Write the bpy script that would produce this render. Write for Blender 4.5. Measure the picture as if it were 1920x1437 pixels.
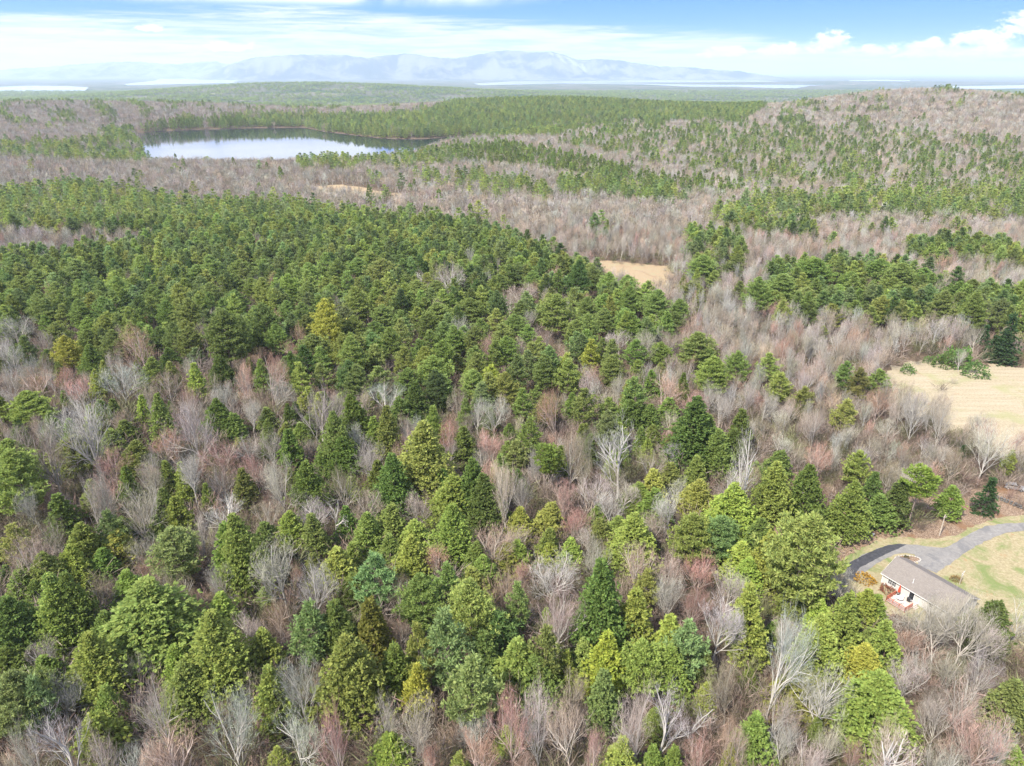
import bpy, bmesh, math, random
import numpy as np
from mathutils import Vector

# ------------------------------------------------------------------ clean
for o in list(bpy.data.objects):
    bpy.data.objects.remove(o)
S = bpy.context.scene
C = S.collection
R = math.radians

# ------------------------------------------------------------------ camera, sky, sun, exposure
CAM_H, FOCAL, PITCH = 95.0, 1334.0, R(23.6)
cam_d = bpy.data.cameras.new('camera')
cam_d.sensor_width = 36.0
cam_d.lens = 36.0 * FOCAL / 1920.0
cam_d.clip_start, cam_d.clip_end = 1.0, 200000.0
cam = bpy.data.objects.new('camera', cam_d)
C.objects.link(cam)
cam.location = (0, 0, CAM_H)
cam.rotation_euler = (R(90) - PITCH, 0, 0)
S.camera = cam

SUN_EL, SUN_AZ = R(50), R(-138)                 # azimuth from +y towards +x
to_sun = Vector((math.sin(SUN_AZ) * math.cos(SUN_EL), math.cos(SUN_AZ) * math.cos(SUN_EL), math.sin(SUN_EL)))
SUN_POWER, SKY_POWER, EXPOSURE, HAZE = 2.6, 0.15, 1.96, 5.6e-5

S.view_settings.view_transform = 'Standard'
S.view_settings.look = 'None'
S.view_settings.gamma = 1.0
S.view_settings.use_curve_mapping = False
S.view_settings.exposure = EXPOSURE
S.render.engine = 'CYCLES'
cy = S.cycles
cy.max_bounces, cy.diffuse_bounces, cy.glossy_bounces = 4, 3, 2
cy.transmission_bounces, cy.volume_bounces, cy.transparent_max_bounces = 4, 1, 8
cy.use_denoising = True
cy.sample_clamp_indirect = 4.0
cy.caustics_reflective = cy.caustics_refractive = False


class NT:
    """small helper round a node tree"""
    def __init__(s, tree):
        s.t = tree
        tree.nodes.clear()

    def n(s, kind, **kw):
        nd = s.t.nodes.new(kind)
        for k, v in kw.items():
            setattr(nd, k, v)
        return nd

    def l(s, a, b):
        s.t.links.new(a, b)

    def val(s, sock, v):
        if isinstance(v, (int, float, tuple, list)):
            sock.default_value = v
        else:
            s.l(v, sock)

    def math(s, op, a, b=None, c=None, clamp=False):
        nd = s.n('ShaderNodeMath', operation=op, use_clamp=clamp)
        s.val(nd.inputs[0], a)
        if b is not None: s.val(nd.inputs[1], b)
        if c is not None: s.val(nd.inputs[2], c)
        return nd.outputs[0]

    def vmath(s, op, a, b=None):
        nd = s.n('ShaderNodeVectorMath', operation=op)
        s.val(nd.inputs[0], a)
        if b is not None: s.val(nd.inputs[1], b)
        return nd.outputs[0]

    def scale(s, v, k):
        nd = s.n('ShaderNodeVectorMath', operation='SCALE')
        s.val(nd.inputs[0], v); s.val(nd.inputs['Scale'], k)
        return nd.outputs[0]

    def mix(s, f, a, b, blend='MIX'):
        nd = s.n('ShaderNodeMix', data_type='RGBA', blend_type=blend)
        s.val(nd.inputs[0], f)
        s.val(nd.inputs[6], a if not isinstance(a, tuple) else (*a, 1) if len(a) == 3 else a)
        s.val(nd.inputs[7], b if not isinstance(b, tuple) else (*b, 1) if len(b) == 3 else b)
        return nd.outputs[2]

    def noise(s, vec, scale, detail=4.0, rough=0.55, dist=0.0):
        nd = s.n('ShaderNodeTexNoise')
        if vec is not None: s.l(vec, nd.inputs['Vector'])
        nd.inputs['Scale'].default_value = scale
        nd.inputs['Detail'].default_value = detail
        nd.inputs['Roughness'].default_value = rough
        nd.inputs['Distortion'].default_value = dist
        return nd.outputs['Fac']

    def ramp(s, f, pts, interp='LINEAR'):
        nd = s.n('ShaderNodeValToRGB')
        cr = nd.color_ramp
        cr.interpolation = interp
        while len(cr.elements) < len(pts): cr.elements.new(0.5)
        for e, (p, c) in zip(cr.elements, pts):
            e.position = p
            e.color = (c, c, c, 1) if isinstance(c, (int, float)) else (*c, 1)
        s.l(f, nd.inputs[0])
        return nd.outputs[0]

    def maprange(s, v, a, b, c=0.0, d=1.0, smooth=True):
        nd = s.n('ShaderNodeMapRange', interpolation_type='SMOOTHSTEP' if smooth else 'LINEAR')
        s.val(nd.inputs[0], v)
        for i, x in enumerate((a, b, c, d)): s.val(nd.inputs[i + 1], x)
        return nd.outputs[0]


world = bpy.data.worlds.new('World')
S.world = world
world.use_nodes = True
w = NT(world.node_tree)
geo = w.n('ShaderNodeTexCoord').outputs['Generated']
sx = w.n('ShaderNodeSeparateXYZ'); w.l(geo, sx.inputs[0])
el = w.math('ARCSINE', sx.outputs[2])                      # elevation, radians
az = w.math('ARCTAN2', sx.outputs[0], sx.outputs[1])       # 0 = +y, + towards +x
# clear sky: the whole dome a little deeper than the raw model
zz = w.math('ADD', w.math('MULTIPLY', w.math('MAXIMUM', sx.outputs[2], 0.0), 1.6), 0.36)
cmb = w.n('ShaderNodeCombineXYZ')
w.l(sx.outputs[0], cmb.inputs[0]); w.l(sx.outputs[1], cmb.inputs[1]); w.l(zz, cmb.inputs[2])
sky = w.n('ShaderNodeTexSky', sky_type='NISHITA')
sky.sun_disc = False
sky.sun_elevation = SUN_EL
sky.sun_rotation = SUN_AZ
sky.altitude = 300
sky.air_density, sky.dust_density, sky.ozone_density = 1.0, 0.3, 1.4
w.l(w.vmath('NORMALIZE', cmb.outputs[0]), sky.inputs[0])
hsv = w.n('ShaderNodeHueSaturation'); hsv.inputs['Saturation'].default_value = 1.45; hsv.inputs['Hue'].default_value = .52; hsv.inputs['Value'].default_value = 0.76
w.l(sky.outputs[0], hsv.inputs['Color'])
# high veil cloud: streaks in (azimuth, elevation)
c2 = w.n('ShaderNodeCombineXYZ')
w.l(w.math('MULTIPLY', az, 3.2), c2.inputs[0]); w.l(w.math('MULTIPLY', el, 34.0), c2.inputs[1])
streak = w.noise(c2.outputs[0], 1.0, 6.0, 0.6, 0.6)
c2b = w.n('ShaderNodeCombineXYZ')
w.l(w.math('MULTIPLY', az, 9.0), c2b.inputs[0]); w.l(w.math('MULTIPLY', el, 160.0), c2b.inputs[1])
wisps = w.noise(c2b.outputs[0], 1.0, 6.0, 0.65, 1.2)
azn = w.maprange(az, -math.pi, math.pi, 0, 1, smooth=False)
def azp(u): return (math.atan((u - 960) / 1290.0) + math.pi) / (2 * math.pi)
def elp(v): return math.atan((718.5 - v) / FOCAL) - PITCH
top = w.ramp(azn, [(0.0, elp(25) * 10), (azp(0), elp(44) * 10), (azp(300), elp(30) * 10), (azp(640), elp(8) * 10), (azp(800), elp(30) * 10),
                   (azp(1150), elp(46) * 10), (azp(1330), elp(58) * 10), (azp(1480), elp(84) * 10), (azp(1920), elp(84) * 10), (1.0, elp(25) * 10)])
topv = w.math('MULTIPLY', top, 0.1)
edge = w.math('SUBTRACT', topv, el)
edge = w.math('ADD', edge, w.math('MULTIPLY', w.math('SUBTRACT', streak, 0.5), 0.022))
edge = w.math('ADD', edge, w.math('MULTIPLY', w.math('SUBTRACT', wisps, 0.5), 0.02))
veil = w.maprange(edge, -0.004, 0.016)
veil = w.math('MULTIPLY', veil, w.maprange(w.math('ADD', w.math('MULTIPLY', wisps, .6), w.math('MULTIPLY', streak, .4)), 0.38, 0.58, 0.34, 1.0))
# cloud added above the view to whiten the pond and lift the fill
fill_cloud = w.math('MULTIPLY', w.maprange(w.noise(geo, 2.6, 6.0, 0.62, 0.8), 0.33, 0.56), 0.93)
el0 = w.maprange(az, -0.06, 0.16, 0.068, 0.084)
fill_cloud = w.math('MULTIPLY', fill_cloud, w.maprange(w.math('SUBTRACT', el, el0), 0.0, 0.017))
veil = w.math('MAXIMUM', veil, fill_cloud)
# heaped clouds low over the horizon and a few higher ones
c3 = w.n('ShaderNodeCombineXYZ')
w.l(w.math('MULTIPLY', az, 52.0), c3.inputs[0]); w.l(w.math('MULTIPLY', el, 96.0), c3.inputs[1])
puff = w.noise(c3.outputs[0], 1.0, 8.0, 0.66, 0.35)
def blob(u, v, du, dv, soft=0.35):
    a = w.math('DIVIDE', w.math('SUBTRACT', az, math.atan((u - 960) / 1290.0)), du / 1500.0)
    b = w.math('DIVIDE', w.math('SUBTRACT', el, elp(v)), dv / 1500.0)
    b = w.math('MULTIPLY', b, w.math('ADD', 1.0, w.math('MULTIPLY', w.math('LESS_THAN', b, 0.0), 0.5)))
    d = w.math('SQRT', w.math('ADD', w.math('MULTIPLY', a, a), w.math('MULTIPLY', b, b)))
    return w.math('SUBTRACT', 1.0, d)
field = None
for b in [(1310, 100, 60, 12), (1400, 98, 70, 14), (1480, 86, 36, 22), (1560, 100, 60, 12), (1640, 94, 55, 16), (1730, 84, 60, 20), (1800, 64, 55, 22),
          (1860, 78, 60, 18), (1910, 70, 36, 16), (1700, 102, 160, 16), (15, 12, 50, 22), (95, 3, 80, 14), (190, 5, 60, 14), (290, 0, 50, 10), (1575, 0, 60, 8), (376, 62, 30, 10), (490, 92, 50, 12), (2050, 80, 130, 26), (-160, 30, 120, 24)]:
    f = blob(*b)
    field = f if field is None else w.math('MAXIMUM', field, f)
heap = w.maprange(w.math('ADD', field, w.math('MULTIPLY', w.math('SUBTRACT', puff, 0.5), 2.6)), 0.04, 0.5)
shade = w.maprange(puff, 0.38, 0.62, 0.72, 1.08)
veilc = w.scale((1.0, 1.0, 1.0), w.math('ADD', 2.1, w.math('MULTIPLY', fill_cloud, 1.6)))  # added cloud made brighter still for the pond's reflection and fill light
heapc = w.scale((1.0, 1.0, 1.03), w.math('MULTIPLY', shade, 2.55))
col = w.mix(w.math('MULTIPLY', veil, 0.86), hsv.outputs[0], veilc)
col = w.mix(w.math('MULTIPLY', heap, 0.9), col, heapc)
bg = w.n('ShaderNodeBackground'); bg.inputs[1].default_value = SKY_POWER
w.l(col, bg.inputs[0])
wo = w.n('ShaderNodeOutputWorld'); w.l(bg.outputs[0], wo.inputs[0])

sl = bpy.data.lights.new('sun', 'SUN')
sl.energy, sl.angle, sl.color = SUN_POWER, R(2.5), (1.0, 0.93, 0.81)
so = bpy.data.objects.new('sun', sl); C.objects.link(so)
so.rotation_euler = to_sun.to_track_quat('Z', 'Y').to_euler()
so.location = to_sun * 300


# ------------------------------------------------------------------ measuring the photograph
def ray(u, v):
    x, y = (u - 960) / FOCAL, -(v - 718.5) / FOCAL
    return np.array([x, math.cos(PITCH) + y * math.sin(PITCH), -math.sin(PITCH) + y * math.cos(PITCH)])

def px(u, v, z=0.0):
    d = ray(u, v)
    return np.array([0, 0, CAM_H]) + d * ((z - CAM_H) / d[2])

def pj(x, y, z):
    q = z - CAM_H
    f = y * math.cos(PITCH) - q * math.sin(PITCH)
    return 960 + FOCAL * x / f, 718.5 - FOCAL * (y * math.sin(PITCH) + q * math.cos(PITCH)) / f

def pxpoly(pts, z=0.0):
    return np.array([px(u, v, z)[:2] for u, v in pts])

def inside(poly, x, y):
    r = np.zeros(np.shape(x), bool)
    n = len(poly)
    for i in range(n):
        x1, y1 = poly[i]; x2, y2 = poly[(i + 1) % n]
        if y1 == y2: continue
        c = ((y1 > y) != (y2 > y)) & (x < (x2 - x1) * (y - y1) / (y2 - y1) + x1)
        r ^= c
    return r

def polydist(poly, x, y):
    d = np.full(np.shape(x), 1e9)
    n = len(poly)
    for i in range(n):
        a = np.array(poly[i]); b = np.array(poly[(i + 1) % n]); ab = b - a
        t = np.clip(((x - a[0]) * ab[0] + (y - a[1]) * ab[1]) / (ab @ ab), 0, 1)
        d = np.minimum(d, np.hypot(x - a[0] - t * ab[0], y - a[1] - t * ab[1]))
    return d


# ------------------------------------------------------------------ terrain height
POND_Z, LAKE_Z, PLAIN_Z = -4.0, -60.0, -61.0
POND = pxpoly([(262, 250), (300, 247), (360, 244), (470, 241), (560, 240), (600, 248), (690, 259), (730, 262), (800, 262), (900, 254), (1042, 249), (1050, 252),
               (1000, 258), (900, 264), (840, 272), (800, 284), (760, 298), (700, 306), (560, 309), (400, 309), (288, 307), (284, 290), (276, 272)], POND_Z)
_rng = np.random.default_rng(5)
_W = [( _rng.normal(0, 1 / L), _rng.normal(0, 1 / L), _rng.uniform(0, 6.28), a) for L, a in ((420, 2.2), (260, 1.6), (170, 1.2), (110, 0.8), (900, 4.0), (700, 3.0))]
HILLS = [  # x, y, sx, sy, height
    (680, 1280, 160, 260, 43), (900, 1300, 200, 260, 22), (-900, 1750, 300, 240, 24), (-1300, 1750, 300, 240, 11), (-830, 1080, 210, 240, 15), (-450, 1800, 220, 220, 8), (0, 1800, 200, 220, 21), (260, 1800, 180, 220, 13.6), (560, 1700, 200, 220, 1.2), (-150, 1800, 150, 200, 6.3),
    (-1300, 5000, 900, 900, 92), (2600, 6500, 1400, 900, 6), (4600, 11300, 900, 300, 42), (5600, 12200, 1600, 350, 34)]

def terrain(x, y):
    x = np.asarray(x, float); y = np.asarray(y, float)
    t = np.clip((y - 1450) / 2700, 0, 1); t = t * t * (3 - 2 * t)
    h = PLAIN_Z * t
    for hx, hy, ax, ay, hh in HILLS:
        h = h + hh * np.exp(-0.5 * (((x - hx) / ax) ** 2 + ((y - hy) / ay) ** 2))
    h = h * np.clip((y - 430) / 260, 0, 1)
    k = np.clip((y - 430) / 500, 0, 1); k = k * (1 - np.clip((y - 5200) / 1500, 0, 1))
    u = 0
    for a, b, p, am in _W:
        u = u + am * np.sin(a * x + b * y + p)
    h = h + u * k
    near = (y > 700) & (y < 1700) & (x > -900) & (x < 500)
    if near.any():
        d = np.full(np.shape(x), 999.0)
        d[near] = polydist(POND, x[near], y[near])
        d[near] *= np.where(inside(POND, x[near], y[near]), -1, 1)
        s = np.clip((d - 4) / 130, 0, 1); s = s * s * (3 - 2 * s)
        h = np.where(d < 999, (POND_Z + 1.3) * (1 - s) + np.maximum(h, POND_Z + 2.5) * s, h)
        h = np.where(d < 14, POND_Z + 1.3 - np.clip(14 - d, 0, 14) * 0.32, h)
    return h


# ------------------------------------------------------------------ object helpers
def tag(o, label=None, cat=None, group=None, kind=None):
    if label: o['label'] = label
    if cat: o['category'] = cat
    if group: o['group'] = group
    if kind: o['kind'] = kind
    return o

def empty(name, loc, rz=0.0):
    o = bpy.data.objects.new(name, None)
    C.objects.link(o)
    o.location = loc
    o.rotation_euler = (0, 0, rz)
    o.empty_display_size = 0.5
    return o

def link(name, me, parent=None, loc=None):
    o = bpy.data.objects.new(name, me)
    C.objects.link(o)
    if parent: o.parent = parent
    if loc is not None: o.location = loc
    return o

def mesh(name, verts, faces, mats, midx=None, smooth=False):
    me = bpy.data.meshes.new(name)
    v = np.asarray(verts, np.float32).reshape(-1, 3)
    if isinstance(faces, np.ndarray):
        k = faces.shape[1]; nf = len(faces)
        me.vertices.add(len(v)); me.vertices.foreach_set('co', v.ravel())
        me.loops.add(nf * k); me.loops.foreach_set('vertex_index', faces.astype(np.int32).ravel())
        me.polygons.add(nf); me.polygons.foreach_set('loop_start', np.arange(0, nf * k, k, dtype=np.int32))
    else:
        me.from_pydata(v.tolist(), [], faces)
    for m in (mats if isinstance(mats, (list, tuple)) else [mats]): me.materials.append(m)
    if midx is not None: me.polygons.foreach_set('material_index', np.asarray(midx, np.int32))
    if smooth: me.polygons.foreach_set('use_smooth', np.ones(len(me.polygons), bool))
    me.update(calc_edges=True)
    me.validate()
    return me


# ------------------------------------------------------------------ materials
def material(name):
    m = bpy.data.materials.new(name)
    m.use_nodes = True
    t = NT(m.node_tree)
    out = t.n('ShaderNodeOutputMaterial')
    return m, t, out

def principled(t, out, color, rough=0.8, spec=0.3, bump=None, bump_d=0.1, bump_s=0.5, metal=0.0):
    p = t.n('ShaderNodeBsdfPrincipled')
    t.val(p.inputs['Base Color'], (*color, 1) if isinstance(color, tuple) and len(color) == 3 else color)
    t.val(p.inputs['Roughness'], rough)
    p.inputs['Specular IOR Level'].default_value = spec
    p.inputs['Metallic'].default_value = metal
    if bump is not None:
        b = t.n('ShaderNodeBump'); b.inputs['Distance'].default_value = bump_d; b.inputs['Strength'].default_value = bump_s
        t.l(bump, b.inputs['Height']); t.l(b.outputs[0], p.inputs['Normal'])
    t.l(p.outputs[0], out.inputs[0])
    return p

def flat(name, color, rough=0.7, spec=0.3, var=0.12, scale=6.0, metal=0.0):
    m, t, out = material(name)
    tc = t.n('ShaderNodeTexCoord').outputs['Object']
    nz = t.noise(tc, scale, 5.0, 0.6)
    c = t.mix(t.maprange(nz, 0.3, 0.7), tuple(x * (1 - var) for x in color), tuple(min(1, x * (1 + var)) for x in color))
    principled(t, out, c, rough, spec, metal=metal)
    return m

def foliage_mat(name, attr, lo, hi, transl):
    m, t, out = material(name)
    a = t.n('ShaderNodeAttribute', attribute_type='INSTANCER', attribute_name=attr).outputs['Color']
    rnd = t.n('ShaderNodeNewGeometry').outputs['Random Per Island']
    oi = t.n('ShaderNodeObjectInfo').outputs['Random']
    k = t.math('MULTIPLY', t.maprange(rnd, 0, 1, lo, hi, smooth=False), t.maprange(oi, 0, 1, 0.86, 1.14, smooth=False))
    col = t.scale(a, k)
    # a little warmer or cooler leaf by leaf
    h = t.n('ShaderNodeHueSaturation')
    t.l(t.maprange(t.math('FRACT', t.math('MULTIPLY', rnd, 17.3)), 0, 1, 0.485, 0.515, smooth=False), h.inputs['Hue'])
    t.l(col, h.inputs['Color'])
    d = t.n('ShaderNodeBsdfDiffuse'); t.l(h.outputs[0], d.inputs[0])
    if transl > 0:
        tr = t.n('ShaderNodeBsdfTranslucent'); t.l(h.outputs[0], tr.inputs[0])
        mx = t.n('ShaderNodeMixShader'); mx.inputs[0].default_value = transl
        t.l(d.outputs[0], mx.inputs[1]); t.l(tr.outputs[0], mx.inputs[2])
        t.l(mx.outputs[0], out.inputs[0])
    else:
        t.l(d.outputs[0], out.inputs[0])
    return m

M = {}
M['leaf'] = foliage_mat('needles', 'tone', 0.70, 1.36, 0.45)
M['twig'] = foliage_mat('twigs', 'tone', 0.7, 1.3, 0.0)
M['bark'] = foliage_mat('bark', 'bark', 0.85, 1.15, 0.0)


# ------------------------------------------------------------------ tree shapes
def kites(base, d, length, width, rng):
    """leaf-like quads: base, side, tip, side"""
    n = len(base)
    r = rng.normal(size=(n, 3))
    s = np.cross(d, r); s /= np.linalg.norm(s, axis=1)[:, None] + 1e-9
    L = length[:, None]; W = width[:, None] * 0.5
    mid = base + d * L * 0.55
    v = np.stack([base, mid + s * W, base + d * L, mid - s * W], 1).reshape(-1, 3)
    f = np.arange(n * 4).reshape(n, 4)
    return v, f

def tubes(paths, sides=4):
    V, F, o = [], [], 0
    for pts, rad in paths:
        pts = np.asarray(pts, float); n = len(pts)
        tang = np.gradient(pts, axis=0)
        tang /= np.linalg.norm(tang, axis=1)[:, None] + 1e-9
        ref = np.array([0.31, 0.95, 0.1]); 
        if abs(tang[0] @ ref) > 0.93: ref = np.array([1.0, 0, 0.1])
        a = np.cross(tang, ref); a /= np.linalg.norm(a, axis=1)[:, None] + 1e-9
        b = np.cross(tang, a)
        for i in range(n):
            for k in range(sides):
                th = 2 * math.pi * k / sides
                V.append(pts[i] + rad[i] * (math.cos(th) * a[i] + math.sin(th) * b[i]))
        for i in range(n - 1):
            for k in range(sides):
                k2 = (k + 1) % sides
                F.append((o + i * sides + k, o + i * sides + k2, o + (i + 1) * sides + k2, o + (i + 1) * sides + k))
        o += n * sides
    return np.array(V), np.array(F, int)

def unit(v):
    return v / (np.linalg.norm(v, axis=-1, keepdims=True) + 1e-9)

def conifer(seed, style, h=14.0, rad=4.0, nb=110, nt=9, nk=5, fat=1.0):
    rng = np.random.default_rng(seed)
    paths = [([(0, 0, -0.6), (rng.normal(0, .1), rng.normal(0, .1), h * .5), (0, 0, h * .97)], [0.24, 0.15, 0.03])]
    B, D, L, W = [], [], [], []
    hem = style == 'hemlock'; spr = style == 'spruce'
    z0 = {'hemlock': 0.06, 'pine': 0.26, 'tall': 0.60, 'spruce': 0.05}[style] * h
    lean = rng.uniform(-.04, .04, 2)
    lobes = rng.uniform(0, 6.28, 3)
    levels = np.sort(rng.uniform(0, 1, nb)) if hem else np.repeat(np.linspace(0, 1, max(6, nb // 6)), 6)[:nb]
    for i, q in enumerate(levels):
        if hem: q = 1 - (1 - q) ** 1.35 if False else q ** 0.8
        t = np.clip(q + rng.normal(0, .02), 0, 1)
        z = z0 + (h * (1.0 if hem else 0.985) - z0) * t
        if hem:   prof = (1 - t ** 1.45) ** 0.8 * min(1, 0.66 + t * 2.2)
        elif spr: prof = (1 - t) ** 0.9
        elif style == 'tall': prof = (1 - t ** 2.2) ** 0.7 * min(1, 0.55 + t * 1.6)
        else:     prof = (1 - t ** 1.4) ** 0.85 * min(1, 0.62 + t * 1.8)
        az = i * 2.39996 + rng.normal(0, .35)
        ln = rad * prof * rng.uniform(0.62, 1.18) * (1 + 0.14 * math.sin(2 * az + lobes[0]) + 0.1 * math.sin(3 * az + lobes[1]))
        ln = max(ln, 0.35 if hem else 0.5)
        c, s = math.cos(az), math.sin(az)
        out = np.array([c, s, 0.0]); side = np.array([-s, c, 0.0])
        base = np.array([lean[0] * z, lean[1] * z, z])
        if hem:
            rise, droop = 0.20, 0.42
        elif spr: rise, droop = -0.1, 0.25
        else: rise, droop = 0.20 + 0.5 * t, -0.10
        n_t = max(3, int(nt * (0.4 + 0.75 * prof)))
        u = np.sort(rng.uniform(0.28 if prof > .5 else 0.05, 1.0, n_t) ** 0.75)
        spread = (0.40 if hem else 0.30) * ln
        for uu in u:
            p = base + out * ln * uu + np.array([0, 0, ln * (rise * uu - droop * uu * uu)]) + side * rng.normal(0, spread * (0.35 + 0.5 * uu) * 0.7)
            p = p + rng.normal(0, 0.13, 3)
            k = nk
            if hem or spr:
                d = out * rng.uniform(.4, 1.0, (k, 1)) + side * rng.uniform(-.9, .9, (k, 1)) + np.array([0, 0, 1]) * rng.uniform(-.42, .28 + .5 * t, (k, 1))
                ll = rng.uniform(.36, .70, k) * fat; ww = rng.uniform(.22, .38, k) * fat
            else:
                d = out * rng.uniform(-.2, 1.0, (k, 1)) + side * rng.uniform(-.8, .8, (k, 1)) + np.array([0, 0, 1]) * rng.uniform(-.15, 1.0, (k, 1))
                ll = rng.uniform(.42, .9, k) * fat; ww = rng.uniform(.14, .27, k) * fat
            B.append(np.repeat(p[None], k, 0)); D.append(unit(d)); L.append(ll); W.append(ww)
        if not hem and nb >= 40 and i % 2 == 0 and ln > 1.2:
            e = base + out * ln * 0.8 + np.array([0, 0, ln * (rise * .8 - droop * .64)])
            paths.append(([base, (base + e) / 2, e], [0.06, 0.045, 0.02]))
    # leader
    k = 12
    p = np.tile(np.array([lean[0] * h, lean[1] * h, h * .955]), (k, 1)) + rng.normal(0, .12, (k, 3))
    B.append(p); D.append(unit(rng.normal(0, .5, (k, 3)) + np.array([0, 0, .9]))); L.append(rng.uniform(.4, .8, k) * fat); W.append(rng.uniform(.2, .35, k) * fat)
    v, f = kites(np.concatenate(B), np.concatenate(D), np.concatenate(L), np.concatenate(W), rng)
    tv, tf = tubes(paths, 5 if nb > 60 else 3)
    return (tv, tf), (v, f)

def bare(seed, h=13.0, rad=4.0, lv=(6, 5, 5, 6), thick=1.0, trunk=0.30, up=0.9, twig_w=0.022, fine=True, dome=True):
    rng = np.random.default_rng(seed)
    big, tb, td, tl = [], [], [], []
    def grow(p, d, ln, r, level):
        n = 4 if level < 2 else 3
        pts = [p]; q = p; dd = d
        for i in range(n - 1):
            dd = unit(dd + rng.normal(0, .13, 3) + np.array([0, 0, up * .14]))
            q = q + dd * ln / (n - 1)
            pts.append(q)
        rr = np.linspace(r, r * .5, n)
        big.append((pts, rr)) if level < 3 else None
        if level >= 3:
            tb.append(p); td.append(unit(q - p)); tl.append(np.linalg.norm(q - p) * 1.08)
        if level >= len(lv): return
        m = lv[level]
        for j in range(m):
            s = rng.uniform(.25, 1.0) if level else rng.uniform(.45, 1.0)
            if j == 0: s = 1.0
            x = s * (n - 1); i0 = min(int(x), n - 2); b = pts[i0] + (pts[i0 + 1] - pts[i0]) * (x - i0)
            ax = unit(pts[i0 + 1] - pts[i0])
            perp = unit(np.cross(ax, rng.normal(size=3)))
            ang = rng.uniform(.35, .85) if level else rng.uniform(.35, 1.0)
            if j == 0: ang *= .4
            nd = unit(ax * math.cos(ang) + perp * math.sin(ang) + np.array([0, 0, .12 * up]))
            nl = ln * rng.uniform(.5, .74) if level else h * (1 - trunk) * rng.uniform(.42, .6)
            grow(b, nd, nl, r * (rng.uniform(.4, .58) if j else .68), level + 1)
    grow(np.array([0, 0, -0.5]), np.array([rng.normal(0, .05), rng.normal(0, .05), 1.0]), h * trunk + .5, 0.195 * thick, 0)
    tv, tf = tubes(big, 4 if fine else 3)
    b, d, l = np.array(tb), np.array(td), np.array(tl)
    v, f = kites(b, d, l, np.full(len(b), twig_w) * rng.uniform(.7, 1.3, len(b)), rng)
    v2, f2 = kites(b, d, l, np.full(len(b), twig_w) * rng.uniform(.7, 1.3, len(b)), rng)
    vv = np.concatenate([v, v2]); ff = np.concatenate([f, f2 + len(v)])
    # bring to nominal size
    r98 = np.percentile(np.hypot(vv[:, 0], vv[:, 1]), 96); z98 = np.percentile(vv[:, 2], 99)
    for a in (tv, vv):
        a[:, 2] *= h / z98
        a[:, :2] *= rad / r98
        if dome:
            f = np.clip(a[:, 2] / h, 0, 1)
            env = rad * 1.04 * np.sqrt(np.clip(1 - ((f - .52) / .5) ** 2, .02, 1))
            r = np.hypot(a[:, 0], a[:, 1]) + 1e-6
            q = np.where((f > .4) & (r > env), (env + (r - env) * .25) / r, 1.0)
            a[:, 0] *= q; a[:, 1] *= q
    return (tv, tf), (vv, ff)

def brush(seed, h=3.0, rad=1.8, n=48, w_=.03):
    rng = np.random.default_rng(seed)
    b = np.concatenate([rng.normal(0, .25, (n, 2)), rng.uniform(-.1, .3, (n, 1))], 1)
    d = unit(np.concatenate([rng.normal(0, .42, (n, 2)), rng.uniform(.7, 1.1, (n, 1))], 1))
    l = rng.uniform(.5, 1.0, n) * h
    B, D, L = [b], [d], [l]
    for k in range(4):
        s = rng.uniform(.3, .9, n)
        bb = b + d * (l * s)[:, None]
        B.append(bb); D.append(unit(d + rng.normal(0, .45, (n, 3)))); L.append(l * rng.uniform(.2, .45, n))
    B, D, L = map(np.concatenate, (B, D, L))
    v, f = kites(B, D, L, np.full(len(B), w_) * rng.uniform(.7, 1.4, len(B)), rng)
    return v, f

def leafy(seed, h=2.2, rad=1.6, n=420):
    rng = np.random.default_rng(seed)
    p = unit(rng.normal(size=(n, 3))) * rng.uniform(.55, 1.0, (n, 1)) ** .5
    p[:, 2] = np.abs(p[:, 2]); p *= np.array([rad, rad, h * .88]) * (1 + .18 * np.sin(p[:, :1] * 5 + p[:, 1:2] * 4))
    d = unit(p * np.array([1, 1, .8]) + rng.normal(0, .8, (n, 3)))
    return kites(p, d, rng.uniform(.25, .5, n), rng.uniform(.14, .28, n), rng)

PROTO = {}
def make_proto(kind, i, parts):
    (tv, tf), (cv, cf) = parts
    PROTO.setdefault(kind, []).append((mesh(kind + '_trunk', tv, tf, M['bark'], smooth=True),
                                       mesh(kind + '_crown', cv, cf, M['twig'] if kind.startswith(('bare', 'dead')) else M['leaf'])))
for i in range(6): make_proto('hemlock', i, conifer(100 + i, 'hemlock', nb=150, nt=13, nk=6))
for i in range(3): make_proto('hemlock_big', i, conifer(120 + i, 'hemlock', h=19, rad=6.2, nb=230, nt=20, nk=6))
for i in range(3): make_proto('pine_big', i, conifer(220 + i, 'pine', h=18, rad=6.2, nb=132, nt=20, nk=8))
for i in range(7): make_proto('pine', i, conifer(200 + i, 'pine', h=15, rad=4.0, nb=(72 if i % 2 else 84), nt=13, nk=8))
for i in range(2): make_proto('tall', i, conifer(250 + i, 'tall', h=16, rad=3.2, nb=48, nt=10, nk=8))
for i in range(2): make_proto('spruce', i, conifer(270 + i, 'spruce', h=14, rad=3.0, nb=110, nt=8, nk=5))
for i in range(8): make_proto('bare', i, bare(300 + i, lv=(8, 7, 6, 6) if i % 3 else (7, 8, 6, 6), trunk=.30 + .04 * (i % 4), up=.55 + .15 * (i % 3)))
for i in range(2): make_proto('bare_tall', i, bare(340 + i, h=16, rad=3.6, lv=(6, 6, 5, 5), trunk=.5, thick=1.3))
for i in range(2): make_proto('dead', i, bare(360 + i, h=12, rad=3.0, lv=(7, 4, 3), trunk=.55, thick=1.1, up=.2, twig_w=.05, dome=False))
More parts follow.
